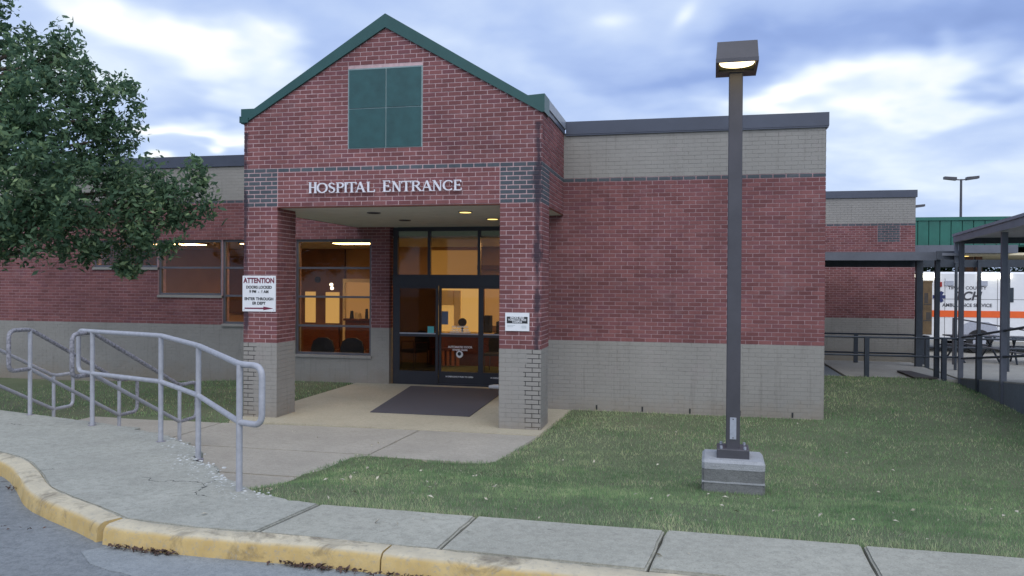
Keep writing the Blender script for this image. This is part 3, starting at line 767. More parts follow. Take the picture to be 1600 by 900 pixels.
for i, (part, kind, O, U, N, ua, ub, za, zb) in enumerate(BR):
    J = (.0057 if kind == 'red' else .0075) if kind != 'grey' else (.0048 if (part == 'p' and N == (0, -1, 0) and (ua > -2.6 or ub < -6.6)) else .0014); L = ub - ua - 2 * J; hh = zb - za - 2 * J
    U3 = Vector(U); N3 = Vector(N); c = Vector(O) + U3 * (ua + ub) / 2; c.z = (za + zb) / 2; c = c - N3 * .008
    t = (.0058 if kind != 'grey' else .0035) + random.uniform(-.0014, .0014)
    if i in chosen:
        key = (round(L, 3), kind)
        if key not in shared:
            me = bpy.data.meshes.new('brick'); me.from_pydata(brick_verts(L, hh, .0058 if kind != 'grey' else .0035), [], BF); me.materials.append(MAT[kind]); me.update(); shared[key] = me
        o = bpy.data.objects.new('brick', shared[key]); COL.objects.link(o)
        o.parent = PARENT[part]; o.location = c
        rot = 0 if N == (0, -1, 0) else (radians(90) if N == (1, 0, 0) else (radians(-90) if N == (-1, 0, 0) else pi))
        o.rotation_euler = (0, random.uniform(-.004, .004), rot)
    else:
        g_ = groups.setdefault((part, kind), ([], [], []))
        n = len(g_[0]); wv = Vector((0, 0, 1))
        tn = random.random()
        for (x, y, z) in brick_verts(L, hh, t):
            q = c + U3 * x - N3 * y + wv * z; g_[0].append((q.x, q.y, q.z))
        flip = U3.cross(wv).dot(N3) < 0
        for f in BF:
            g_[1].append(tuple(n + k for k in (f if not flip else f[::-1]))); g_[2].append(tn)
for (part, kind), (vs, fs, tn) in groups.items():
    me = bpy.data.meshes.new('brickwork'); me.from_pydata(vs, [], fs); me.update()
    at = me.attributes.new('tone', 'FLOAT', 'FACE'); at.data.foreach_set('value', tn)
    link({'red': 'red_brickwork', 'dark': 'slate_brickwork', 'grey': 'painted_brickwork'}[kind], me, kind, PARENT[part], 'stuff')

# windows (frame, panes, sill)
for (a, b, zs) in WIN:
    w = empty('window'); w.parent = HB
    fr = MB(); y0, y1 = LY + .05, LY + .12; t = .05
    fr.box(a, b, y0, y1, WT - t, WT).box(a, b, y0, y1, zs, zs + t).box(a, a + t, y0, y1, zs + t, WT - t).box(b - t, b, y0, y1, zs + t, WT - t)
    rows = [z for z in (2.465, 1.84, 1.21) if z > zs + .1]
    for z in rows: fr.box(a + t, b - t, y0 + .004, y1 - .004, z - .022, z + .022)
    fr.build('window_frame', 'winframe', w)
    zz = [zs + t] + [r for r in sorted(rows)] + [WT - t]
    for p, q in zip(zz[:-1], zz[1:]): MB().box(a + t, b - t, LY + .08, LY + .086, p + .012, q - .012).build('pane', 'glass', w)
    MB().box(a - .02 if a < -8.5 and a > -8.3 else a, b + .02, LY - .03, LY + .05, zs - .055, zs - .002).build('sill', 'grey', w)

# entrance: sliding doors, sidelights, transom
ent = empty('entrance_doors'); ent.parent = HB
DY = LY + .10; DX = [-6.20, -5.19, -4.27, -3.36, -2.76]
f1 = MB(); f1.box(DX[0], DX[-1], DY - .03, DY + .10, 2.10, 2.33); f1.box(DX[0], DX[0] + .10, DY, DY + .08, 0, 3.33); f1.box(DX[-1] - .06, DX[-1], DY, DY + .08, 0, 3.33)
f1.box(DX[0] + .1, DX[-1] - .06, DY, DY + .08, 3.25, 3.334)
for x in (-5.40, -4.31): f1.box(x - .03, x + .03, DY + .002, DY + .078, 2.33, 3.25)
f1.box(DX[0] + .1, DX[-1] - .06, DY + .0, DY + .08, -.01, .03)
f1.build('door_frame', 'frame', HB if False else ent)
for a, b in ((-6.1, -5.43), (-5.37, -4.34), (-4.28, -2.82)): MB().box(a, b, DY + .035, DY + .041, 2.33, 3.25).build('transom_pane', 'glass', ent)
for k in range(4):
    a, b = DX[k], DX[k + 1]; off = .0 if k in (0, 3) else .045
    if k == 0: a += .10
    if k == 3: b -= .06
    y0, y1 = DY + off, DY + off + .035; s = .055
    d = MB(); d.box(a, a + s, y0, y1, .03, 2.10).box(b - s, b, y0, y1, .03, 2.10).box(a + s, b - s, y0, y1, 2.04, 2.10).box(a + s, b - s, y0, y1, .03, .29).box(a + s, b - s, y0, y1, 1.02, 1.07)
    o = d.build('door_leaf' if k in (1, 2) else 'sidelight', 'frame', ent)
    MB().box(a + s, b - s, y0 + .014, y0 + .02, .29, 1.02).build('glass_pane', 'glass' if k else 'darkglass', o)
    MB().box(a + s, b - s, y0 + .014, y0 + .02, 1.07, 2.04).build('glass_pane', 'glass' if k else 'darkglass', o)
    MB().box(a + s, b - s, y0 - .006, y0, 1.075, 1.10).build('push_bar', 'plate', o)
yl = DY + .045 + .010
MB().box(-5.42, -5.28, DY - .003, DY + .0, 1.10, 1.24).build('teal_sticker', 'teal', ent)
MB().box(-5.13, -4.985, yl, yl + .003, 1.28, 1.56).build('notice', simple('blue_grey_notice', (.13, .16, .24), .6), ent)
MB().disc((-4.73, yl - .003, .66), .075, 'y', .003).build('round_decal', 'white', ent)
for i, (s, z, sz) in enumerate([('NO SMOKING', 1.235, .055), ('PLEASE USE HAND', 1.175, .045), ('SANITIZER ON ENTRY', 1.125, .045), ('AUTOMATIC DOOR', .81, .058), ('STAND CLEAR', .75, .05)]):
    text('door_lettering', s, sz, (-4.72, yl - .002, z), FRONT, 'white', ent, bold=.002)
text('door_lettering', 'IN EMERGENCY PUSH TO OPEN', .042, (-4.73, DY + .043, .185), FRONT, 'white', ent, bold=.001)
text('door_lettering', 'IN EMERGENCY PUSH', .042, (-3.85, DY + .043, .185), FRONT, 'white', ent, bold=.001)
MB().disc((-4.735, yl - .006, .67), .04, 'y', .002, 12).build('decal_symbol', 'black', ent)

# interior seen through the glass
room = empty('interior'); room.parent = HB
rx0, rx1, ry0, ry1, rz1 = -17.0, -2.76, LY + .3, 21.5, 2.95
MB().box(rx0, rx1, ry0 - .29 + .3, ry1, -.06, -.012).build('interior_floor', 'tile', room)
MB().box(rx0, rx1, LY + .2, ry1, rz1 + .16, rz1 + .2).build('interior_ceiling', 'soffit', room)
MB().box(rx0, rx1, ry1, ry1 + .1, -.012, rz1 + .16).box(rx0 - .1, rx0, ry0, ry1, -.012, rz1 + .16).build('interior_wall', 'tan', room)
MB().box(rx1 - .05, rx1 - .01, ry0, ry1, -.012, rz1 + .16).box(-8.45, rx1 - .05, 20.5, 20.6, -.012, rz1 + .16).box(-8.45, -8.35, 20.6, ry1, -.012, rz1 + .16).build('interior_wall', 'tan', room)
MB().box(-13.4, -11.4, 21.40, 21.48, 1.2, 2.9).box(-11.3, -9.72, 21.40, 21.48, -.01, 3.1).box(-7.05, -6.85, 17.6, 18.2, -.01, 3.1).build('dark_partition', 'brownwall', room)
MB().box(-10.95, -9.85, 21.3, 21.39, .05, .88).build('low_panelling', 'woodred', room)
MB().box(-10.95, -9.85, 21.29, 21.36, .88, .91).build('chair_rail', 'paper', room)
for (a, b, c, d) in ((-10.91, -10.61, .98, 1.87), (-10.27, -9.87, .97, 1.86)): MB().box(a, b, 21.33, 21.395, c, d).build('glowing_panel', 'glowpanel', room)  # panels glow by themselves in place of light from behind
MB().box(-9.62, -8.55, 21.30, 21.36, 1.12, 2.15).build('glowing_opening', 'glowdim', room)  # emissive sheet standing in for the lit space behind the opening
MB().box(-9.70, -9.62, 21.24, 21.38, 0, 2.25).box(-9.62, -8.5, 21.24, 21.38, 2.15, 2.25).build('opening_frame', 'paper', room)
MB().box(-9.62, -8.5, 21.1, 21.29, 1.06, 1.12).box(-9.6, -8.5, 21.2, 21.29, .1, 1.06).build('counter', 'woodred', room)
for (x, h, w) in ((-9.4, .22, .06), (-9.2, .16, .1), (-8.95, .28, .05), (-8.75, .14, .09)): MB().tube([(x, 21.2, 1.12), (x, 21.2, 1.12 + h)], [w, w * .7], 10).build('counter_item', 'paper' if w > .07 else 'chairfab', room)
MB().disc((-10.55, 21.37, 2.22), .09, 'y', .03, 16).build('wall_clock', 'chairfab', room)
for (x, y, z) in ((-9.9, 20.9, 2.08), (-9.88, 20.9, 1.98)): MB().disc((x, y, z), .045, 'y', .04, 12).build('wall_light', 'glowspot', room)
MB().box(-6.60, -5.36, 20.43, 20.49, .86, 2.2).build('glowing_wall_panel', 'glowpanel', room)  # flat emissive panel imitating the lit wall behind the counter
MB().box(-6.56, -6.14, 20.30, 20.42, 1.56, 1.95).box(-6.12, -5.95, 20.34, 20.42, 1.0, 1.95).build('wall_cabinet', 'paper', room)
MB().box(-5.30, -4.2, 20.43, 20.49, 1.03, 2.1).build('glowing_wall_panel', 'glowdim', room)  # dimmer emissive panel for the same lit wall
MB().box(-6.7, -4.1, 20.0, 20.42, .80, .86).build('counter_top', 'paper', room); MB().box(-6.7, -4.1, 20.05, 20.40, 0, .80).build('counter_front', 'woodred', room)
MB().disc((-5.85, 20.2, 1.12), .11, 'y', .05, 18).build('round_fan', 'chairfab', room)
MB().tube([(-5.85, 20.22, .86), (-5.85, 20.22, 1.02)], .03, 8).build('fan_stand', 'chairfab', room)
for (x, w, h) in ((-5.15, .2, .45), (-4.85, .12, .3), (-4.6, .22, .38), (-4.35, .1, .5)): MB().bbox(x - w / 2, x + w / 2, 20.1, 20.3, .862, .862 + h, .02).build('desk_equipment', 'chairfab', room)
for k in range(6): MB().box(-6.48 + k * .13, -6.41 + k * .13, 19.62, 19.66, .03, .42).build('bench_slat', 'glowrust', room)
MB().box(-6.55, -5.7, 19.6, 19.95, .42, .47).build('bench_top', 'woodred', room)
MB().box(-6.85, -5.50, 20.46, 20.495, 2.36, 3.02).build('glowing_upper_wall', 'glowupper', room)  # upper wall made to glow as if lit
MB().box(-5.48, -3.9, 20.3, 20.49, 2.50, 2.62).build('bulkhead', 'brownwall', room)
for x in (-15.2, -12.4, -10.0, -7.6, -3.4):  # rightmost one stands unseen behind the column to light the lobby
    cf = MB().box(x - .62, x + .62, 17.3, 17.9, 3.07, 3.108).build('ceiling_light', 'winframe', room)
    MB().box(x - .58, x + .58, 17.34, 17.86, 3.058, 3.069).build('light_diffuser', 'tubeglow', cf)
for x in (-3.4,):  # added fixture, kept out of sight behind the column, brightens the lobby
    cf = MB().box(x - .5, x + .5, 19.6, 20.1, 3.07, 3.108).build('ceiling_light', 'winframe', room)
    MB().box(x - .46, x + .46, 19.64, 20.06, 3.058, 3.069).build('light_diffuser', 'tubeglow', cf)

def chair(x, y, rz, label):
    t = empty('chair', label, 'chair', 'dark waiting room chairs inside the glass', (x, y, 0), rz=rz)
    # rounded back
    pts = [(-.25 + .0, .45), (.25, .45), (.27, .70), (.22, .86), (.10, .93), (-.10, .93), (-.22, .86), (-.27, .70)]
    MB().xzprism(pts, -.26, -.21).build('backrest', 'chairfab', t)
    MB().bbox(-.26, .26, -.22, .26, .40, .47, .02).build('seat', 'chairfab', t)
    for sx in (-.24, .24):
        for sy in (-.22, .23): MB().tube([(sx, sy, 0), (sx * .96, sy, .41)], .012, 8).build('leg', 'steel', t)
        MB().tube([(sx * 1.12, -.2, .45), (sx * 1.15, -.18, .65), (sx * 1.15, .2, .66), (sx * 1.12, .23, .42)], .014, 8).build('armrest', 'woodred', t)
    return t
chair(-7.95, 16.62, 0, 'dark chair with rounded back close behind the tall window, nearer the left column')
chair(-7.28, 16.66, .05, 'dark chair with rounded back behind the tall window, nearer the glass doors')
chair(-6.8, 19.2, 2.6, 'wooden armed chair standing deeper in the lit waiting room')
chair(-4.6, 18.9, 3.1, 'slim dark chair inside, seen low through the sliding door')

# mat on porch
mt = MB().prism([(-5.18, 12.44), (-3.47, 12.44), (-3.62, 15.75), (-5.66, 15.75)], .006, .018).build('door_mat', 'rubber')
tag(mt, 'large charcoal entrance mat lying on the porch concrete before the glass doors', 'door mat')
wb = MB(); wb.tube([(-4.0, 15.82, .045), (-3.9, 15.81, .052), (-3.72, 15.82, .05), (-3.6, 15.83, .04)], [.03, .045, .05, .03], 10)
tag(wb.build('rolled_towel', 'white'), 'small white rolled cloth lying on the threshold of the glass doors', 'cloth')

# ------------------------------------------------------------------ wall letters (built serif capitals)
def glyph(ch):
    S = []   # strokes: (points, half widths)
    T, t = .085, .034
    def l(x0, y0, x1, y1, w): S.append(([(x0, y0), (x1, y1)], [w, w]))
    def sf(x, y, w=.13): S.append(([(x - w, y), (x + w, y)], [.022, .022]))
    def arcp(cx, cy, rx, ry, a0, a1, wmin=t, wmax=T, n=16):
        P = []; Wd = []
        for k in range(n + 1):
            a = radians(a0 + (a1 - a0) * k / n); P.append((cx + rx * cos(a), cy + ry * sin(a))); Wd.append(wmin + (wmax - wmin) * abs(cos(a)) ** 1.5)
        S.append((P, Wd))
    if ch == 'H': l(.2, 0, .2, 1, T); l(.72, 0, .72, 1, T); l(.2, .52, .72, .52, t); [sf(x, y) for x in (.2, .72) for y in (.02, .98)]; w = .92
    if ch == 'O': arcp(.45, .5, .36, .46, 0, 360, n=28); w = .9
    if ch == 'S':
        P = [(.62, .78), (.60, .90), (.40, .97), (.2, .90), (.13, .76), (.2, .62), (.40, .52), (.60, .42), (.67, .27), (.6, .1), (.4, .03), (.16, .09), (.12, .26)]
        Wd = [t, t, t, .06, T, .08, T, .08, T, .06, t, t, t]; S.append((P, Wd)); w = .8
    if ch == 'P': l(.2, 0, .2, 1, T); arcp(.38, .74, .26, .23, -90, 90); l(.2, .97, .38, .97, t); l(.2, .51, .38, .51, t); sf(.2, .02, .15); sf(.14, .98, .08); w = .72
    if ch == 'I': l(.2, 0, .2, 1, T); sf(.2, .02); sf(.2, .98); w = .4
    if ch == 'T': l(.42, 0, .42, 1, T); l(.05, .97, .79, .97, t); l(.05, .97, .05, .78, t); l(.79, .97, .79, .78, t); sf(.42, .02, .15); w = .84
    if ch == 'A': l(.12, 0, .43, 1, t); l(.43, 1, .76, 0, T); l(.22, .34, .64, .34, t); sf(.12, .02, .11); sf(.78, .02, .13); w = .9
    if ch == 'L': l(.2, 0, .2, 1, T); l(.2, .03, .7, .03, t); l(.7, .0, .7, .24, t); sf(.2, .98); w = .76
    if ch == 'E': l(.2, 0, .2, 1, T); l(.2, .97, .66, .97, t); l(.2, .03, .7, .03, t); l(.2, .52, .54, .52, t); l(.66, .97, .66, .78, t); l(.7, .03, .7, .24, t); l(.54, .42, .54, .62, t); sf(.14, .98, .08); sf(.14, .02, .08); w = .76
    if ch == 'N': l(.2, 0, .2, 1, t); l(.2, 1, .78, 0, T); l(.78, 0, .78, 1, t); sf(.2, .02, .1); sf(.16, .98, .1); sf(.78, .98, .1); w = .96
    if ch == 'R': l(.2, 0, .2, 1, T); arcp(.38, .75, .24, .22, -90, 90); l(.2, .97, .38, .97, t); l(.2, .53, .38, .53, t); l(.42, .52, .74, .02, T * .95); sf(.2, .02, .13); sf(.76, .02, .1); sf(.14, .98, .08); w = .86
    if ch == 'C': arcp(.48, .5, .38, .46, 48, 312, n=22); l(.73, .72, .73, .92, t); w = .84
    return S, w
sign = empty('wall_lettering', 'raised white serif capitals reading HOSPITAL ENTRANCE on the brick beam above the porch', 'lettering')
LET = [('H', 38, 115), ('O', 120, 215), ('S', 228, 290), ('P', 300, 370), ('I', 378, 405), ('T', 408, 490), ('A', 488, 575), ('L', 590, 665), ('E', 745, 815), ('N', 830, 920), ('T', 925, 1010), ('R', 1015, 1110), ('A', 1118, 1208), ('N', 1215, 1305), ('C', 1315, 1405), ('E', 1415, 1487)]
def lx(p):   # letter positions along the beam, wider spaced towards the right as measured
    t = (p - 38) / 1449.0; return -5.848 + 2.482 * (t * 1.035 - .035 * t * t)
for i, (ch, a, b) in enumerate(LET):
    S, w = glyph(ch); xa, xb = lx(a), lx(b); hgt = .168 if i in (0, 8) else .155; mb = MB(); yb = PX - .030; yf = PX - .052
    z0 = 3.556
    sxx = (xb - xa) / (w - .12); 
    for j, (P, Wd) in enumerate(S):
        Q = [Vector((xa + (x - .06) * sxx, z0 + y * hgt)) for x, y in P]; n = len(Q); Lf = []; Rt = []
        for k in range(n):
            tg = (Q[min(k + 1, n - 1)] - Q[max(k - 1, 0)])
            if ch == 'O': tg = Q[(k + 1) % (n - 1) if k == n - 1 else k + 1] - Q[k - 1 if k > 0 else n - 2]
            tg.normalize(); nn = Vector((-tg.y, tg.x)); hw = Wd[k] * hgt * .98 + .0015
            Lf.append(Q[k] + nn * hw); Rt.append(Q[k] - nn * hw)
        vs = []; d = .0006 * j
        for k in range(n):
            vs += [(Lf[k].x, yf - d, Lf[k].y), (Rt[k].x, yf - d, Rt[k].y), (Lf[k].x, yb, Lf[k].y), (Rt[k].x, yb, Rt[k].y)]
        fs = []
        for k in range(n - 1):
            a0 = 4 * k; b0 = a0 + 4
            fs += [(a0, a0 + 1, b0 + 1, b0), (a0 + 2, b0 + 2, b0 + 3, a0 + 3), (a0, b0, b0 + 2, a0 + 2), (a0 + 1, a0 + 3, b0 + 3, b0 + 1)]
        fs += [(0, 2, 3, 1), (4 * n - 4, 4 * n - 3, 4 * n - 1, 4 * n - 2)]
        mb.add(vs, fs)
    for px_ in (xa + .02, xb - .02): mb.tube([(px_, yb - .001, z0 + hgt * .5), (px_, PX, z0 + hgt * .5)], .004, 6)
    mb.build('letter', 'letter', sign)

# ------------------------------------------------------------------ signs on the columns
sg = empty('notice_sign', 'square white notice headed ATTENTION with a dark red arrow, on the left column', 'sign', loc=(-6.716, PX - .012, 1.975))
MB().box(-.29, .29, -.006, .008, -.285, .285).build('sign_board', 'white', sg)
for s, z, sz, mt_, bo, sx in (('ATTENTION', .205, .112, 'maroon', .004, .86), ('DOORS LOCKED', .10, .062, 'black', .002, .95), ('9 PM  -  6 AM', .03, .062, 'black', .002, .95), ('ENTER THROUGH', -.085, .062, 'black', .002, 1.0), ('ER DEPT', -.155, .062, 'black', .002, 1.0)):
    text('sign_lettering', s, sz, (0, -.008, z), FRONT, mt_, sg, bold=bo, sx=sx)
MB().xzprism([(-.25, -.225), (.08, -.222), (.08, -.205), (.25, -.233), (.08, -.262), (.08, -.245), (-.25, -.245)][::-1], -.009, -.006).build('arrow', 'maroon', sg)
for x in (-.26, .26):
    for z in (-.26, .26): MB().disc((x, -.009, z), .008, 'y', .004, 8).build('screw', 'plate', sg)
s2 = empty('campus_sign', 'small white sign with a black lettered band, on the right column', 'sign', loc=(-2.503, PX - .012, 1.596))
MB().box(-.182, .182, -.006, .008, -.135, .135).build('sign_board', 'white', s2)
MB().box(-.157, .157, -.0085, -.006, -.022, .076).build('sign_band', 'black', s2)
for s, z in (('SMOKE FREE', .059), ('TOBACCO FREE', .028), ('CAMPUS', -.003)): text('sign_lettering', s, .038, (0, -.0095, z), FRONT, 'white', s2, bold=.001)
MB().box(-.15, -.03, -.008, -.006, -.055, -.05).box(-.15, -.06, -.008, -.006, -.075, -.07).box(.06, .14, -.008, -.006, -.06, -.056).box(.06, .14, -.008, -.006, -.075, -.071).box(.07, .14, -.008, -.006, -.09, -.086).build('fine_print', simple('grey_print', (.4, .45, .45), .6), s2)

# ------------------------------------------------------------------ railings at the stairs
def railing(label, tops, lows, bases, ext0, ext1, mat='rail', group='grey pipe railings by the steps', r=.0235, topmat=None):
    t = empty('pipe_railing', label, 'railing', group, tuple(bases[0]))
    O = Vector(bases[0])
    T = [Vector(p) - O for p in tops]; Lw = [Vector(p) - O for p in lows]; B = [Vector(p) - O for p in bases]
    E0t = T[0] + Vector(ext0); E0l = Lw[0] + Vector(ext0); E1t = T[-1] + Vector(ext1); E1l = Lw[-1] + Vector(ext1)
    loop_top = rounded([Lw[0], E0l, E0t] + T + [E1t, E1l, Lw[-1]], .09, 6)
    MB().tube(loop_top, r, 12).build('top_rail', topmat or mat, t)
    MB().tube(Lw, r * .98, 12).build('lower_rail', mat, t)
    for a, b in zip(T, B):
        p = MB().tube([(b.x, b.y, b.z - .05), (a.x, a.y, a.z - .005)], r * 1.0, 12).build('post', mat, t)
        MB().tube([(b.x, b.y, b.z - .02), (b.x, b.y, b.z + .006)], r * 1.9, 12).build('foot_flange', 'railworn', p)
    return t
p1, p2, p3, p4 = (-6.32, 7.46), (-5.05, 6.88), (-4.28, 6.35), (-3.30, 5.41)
railing('long pale pipe railing along the broken edge of the concrete, nearest the camera',
        [(*p1, 1.622), (*p2, 1.640), (*p3, 1.60), (*p4, 1.556)], [(*p1, 1.167), (*p2, 1.19), (*p3, 1.155), (*p4, 1.12)],
        [(*p1, .60), (*p2, .60), (*p3, .585), (*p4, .575)], (-.28, .12, 0), (.235, -.085, 0))
def stair_rail(x, yn, yf, label, lx0=0):
    return railing(label, [(x, yn, 1.60), (x, yf, .83)], [(x, yn, 1.14), (x, yf, .36)], [(x, yn, .60), (x, yf, .0)], (0, -.30, 0), (0, .36, 0), 'rail', topmat='railspeck' if x > -8 else None)
stair_rail(-6.42, 7.58, 9.12, 'stair railing whose end meets the long pale railing')
stair_rail(-7.50, 7.86, 9.35, 'middle one of the three stair railings, with a rounded loop end')
stair_rail(-8.72, 7.95, 9.55, 'stair railing farthest left, cut by the left picture edge')

# ------------------------------------------------------------------ lamp post
LPX, LPY = .0, 0
d_ = _f + (1147 - 800) / F * _r; LPX, LPY = float(d_[0] * 7.78), float(d_[1] * 7.78)
lz = .21
lp = empty('lamp_post', 'dark square lamp post with lit box head, standing on a concrete block in the lawn', 'lamp post', loc=(LPX, LPY, lz), rz=-radians(1.5))
bs = bmesh.new(); bmesh.ops.create_cube(bs, size=1)
bmesh.ops.subdivide_edges(bs, edges=bs.edges[:], cuts=5, use_grid_fill=True)
for v in bs.verts:
    v.co = Vector((v.co.x * .575 + random.uniform(-.004, .004), v.co.y * .52 + random.uniform(-.004, .004), v.co.z * .44 + .02))
bmesh.ops.bevel(bs, geom=[e for e in bs.edges if e.calc_face_angle(0) > 1.2], offset=.018, segments=2, affect='EDGES')
me = bpy.data.meshes.new('concrete_base'); bs.to_mesh(me); bs.free()
cb = link('concrete_base', me, 'base', lp)
MB().bbox(-.29, .29, -.263, .263, .215, .300, .026).build('base_cap', 'basetop', cb)
MB().box(-.289, .288, -.2655, .262, .085, .100).build('casting_line', 'basetop', cb)
MB().bbox(-.15, .15, -.15, .15, .298, .385, .006).build('base_plate', 'steel', lp)
for sx in (-.11, .11):
    for sy in (-.11, .11): MB().tube([(sx, sy, .383), (sx, sy, .41)], .014, 6).build('anchor_bolt', 'plate', lp)
pw = .065; topz = 2.185 + (443 - 121) / 1250 * 7.78 - lz
MB().bbox(-pw, pw, -pw, pw, .385, topz + .06, .006).build('pole', 'steel', lp)
MB().box(-.03, .03, -pw - .006, -pw - .0005, .47, .68).build('access_plate', 'plate', lp)
for z in (.485, .665): MB().disc((0, -pw - .010, z), .006, 'y', .004, 8).build('bolt', 'steel', lp)
hb, hh_, hw = topz + .03, .19, .190
fy, by_ = -.47, .09
hd = MB(); hd.add([(-hw, fy, hb), (hw, fy, hb), (hw, by_, hb), (-hw, by_, hb), (-hw + .012, fy + .03, hb + hh_), (hw - .012, fy + .03, hb + hh_), (hw - .012, by_, hb + hh_ + .02), (-hw + .012, by_, hb + hh_ + .02)],
       [(4, 5, 6, 7), (0, 1, 5, 4), (1, 2, 6, 5), (2, 3, 7, 6), (3, 0, 4, 7)])
for a, b, c, d in ((-hw, -hw + .026, fy, by_), (hw - .026, hw, fy, by_), (-hw + .026, hw - .026, fy, fy + .02), (-hw + .026, hw - .026, -.10, by_)): hd.box(a, b, c, d, hb - .006, hb + .03)
hd.build('lamp_head', 'steel', lp)
MB().box(-hw + .026, hw - .026, fy + .02, -.10, hb + .016, hb + .02).build('reflector', simple('brass_reflector', (.35, .26, .08), .4), lp)
ln = MB(); q = [(-(hw - .032) * cos(pi * k / 20), fy + .025 + .27 * sin(pi * k / 20) ** .55, hb + .010) for k in range(21)]
ln.add(q, [tuple(range(21))])
ln.build('lens', 'lampglow', lp)

# ------------------------------------------------------------------ covered walk, ramps, far buildings
farw = empty('brick_annex', 'smaller brick annex with a slate brick square beyond the covered walk', 'building')
fc = MB(); fc.box(-2, 6.34, 25.2, 34, -.9, Z0, 1).box(-2, 6.34, 25.2, 34, Z0, 3.966, 0).box(-2, 6.34, 25.2, 34, 3.966, 4.74, 1)
annexw = fc.build('annex_wall', ['wingmortar', 'greymortar'], farw)
BR2 = []; _B = BR; BR = BR2
SQ = (5.32, 5.93, 3.42, 3.898)
zones('a', (0, 25.192, 0), FX, FN, 1.5, 6.345, holes=[SQ], ph=6.345, zb=-.45)
fill('a', 'dark', (0, 25.192, 0), FX, FN, SQ[0], SQ[1], SQ[2], SQ[3], ph if False else (), SQ[0])
zones('a', (6.345, 0, 0), (0, 1, 0), (1, 0, 0), 25.192, 33.9, ph=25.2, zb=-.45)
groups = {}
for (part, kind, O, U, N, ua, ub, za, zb) in BR2:
    U3 = Vector(U); N3 = Vector(N); c = Vector(O) + U3 * (ua + ub) / 2; c.z = (za + zb) / 2; c = c - N3 * .008
    g_ = groups.setdefault(kind, ([], [], [])); n = len(g_[0]); tn = random.random(); flip = U3.cross(Vector((0, 0, 1))).dot(N3) < 0
    for (x, y, z) in brick_verts(ub - ua - (.014 if kind != 'grey' else .005), zb - za - (.014 if kind != 'grey' else .005), .006): q = c + U3 * x - N3 * y + Vector((0, 0, z)); g_[0].append((q.x, q.y, q.z))
    for f in BF: g_[1].append(tuple(n + k for k in (f if not flip else f[::-1]))); g_[2].append(tn)
for kind, (vs, fs, tn) in groups.items():
    me = bpy.data.meshes.new('brickwork'); me.from_pydata(vs, [], fs); me.update()
    at = me.attributes.new('tone', 'FLOAT', 'FACE'); at.data.foreach_set('value', tn)
    link({'red': 'red_brickwork', 'dark': 'slate_brickwork', 'grey': 'painted_brickwork'}[kind], me, kind, annexw, 'stuff')
BR = _B
MB().box(-2, 6.38, 25.15, 34.04, 4.72, 4.93).build('coping', 'coping', farw)

cw = empty('walkway', kind='structure')
slab('walkway_slab', [(2.12, 20.25), (3.6, 20.25), (3.6, 24.4), (2.12, 24.4)], -.5, -.03, 'rampwall', cw)
slab('walkway_slab', [(3.62, 20.25), (6.05, 20.25), (6.05, 24.4), (3.62, 24.4)], -.5, .0, 'farpave', cw)
slab('far_yard', [(6.4, 20.9), (60, 20.9), (60, 70), (6.4, 70)], -.5, -.10, 'farpave', None, 'structure')
# ramp that climbs towards the camera at the right
A = Vector((6.10, 20.40)); dr = Vector((-.112, -.994)); rn = Vector((.994, -.112))
def rp(t, o=0): q = A + dr * t + rn * o; return (q.x, q.y)
def rz_(t): return .0 + .094 * max(0, t)
rb = MB()
for t0, t1 in ((0, 3.0), (3.0, 6.0), (6.0, 9.0)):
    P = [rp(t1), rp(t1, 2.0), rp(t0, 2.0), rp(t0)]; Zt = [rz_(t1), rz_(t1), rz_(t0), rz_(t0)]
    vs = [(x, y, -.9) for x, y in P] + [(x, y, z) for (x, y), z in zip(P, Zt)]
    rb.add(vs, [(3, 2, 1, 0), (4, 5, 6, 7), (0, 1, 5, 4), (1, 2, 6, 5), (2, 3, 7, 6), (3, 0, 4, 7)])
ramp_o = empty('access_ramp', 'concrete access ramp rising toward the right picture edge beside the lawn', 'ramp')
rb.build('ramp_body', 'rampwall', ramp_o)
rt = MB(); P = [rp(9), rp(9, 2.0), rp(0, 2.0), rp(0)]; Zt = [rz_(9), rz_(9), 0, 0]
rt.add([(x, y, z + .004) for (x, y), z in zip(P, Zt)] + [(x, y, z + .03) for (x, y), z in zip(P, Zt)], [(4, 5, 6, 7), (0, 1, 5, 4), (1, 2, 6, 5), (2, 3, 7, 6), (3, 0, 4, 7)])
rt.build('ramp_surface', 'farpave', ramp_o)
tag(MB().prism([(5.02, 21.5), (5.32, 21.5), (5.55, 20.05), (5.05, 20.05)], .012, .05).build('gutter_ramp_plate', 'rust'), 'dark brown steel plate bridging the walkway edge onto the lawn', 'metal plate')

def canopy_low():
    t = empty('low_canopy', 'low flat dark metal canopy over the walkway beside the annex', 'canopy', 'covered walk canopies')
    MB().box(2.12, 6.05, 20.3, 23.6, 2.86, 2.92).build('roof_deck', 'canopyunder', t)
    MB().box(2.12, 5.55, 20.24, 20.297, 2.75, 2.945).build('fascia', 'canopy', t)
    MB().prism([(5.555, 20.24), (6.12, 20.5), (6.12, 20.56), (5.555, 20.297)], 2.77, 2.97).build('fascia', 'canopy', t)
    MB().box(2.12, 9.4, 23.6, 23.66, 2.66, 2.86).build('fascia', 'darkrail', t)
    MB().box(2.12, 2.9, 20.21, 20.238, 2.942, 2.975).build('drip_edge', 'white', t)
    for x, y, w in ((5.94, 23.2, .08), (5.62, 20.42, .05), (6.93, 23.5, .03), (7.49, 23.5, .04), (8.17, 23.5, .05), (9.3, 23.5, .04)): MB().box(x - w, x + w, y - w, y + w, -.1, 2.855).build('post', 'darkrail', t)
canopy_low()
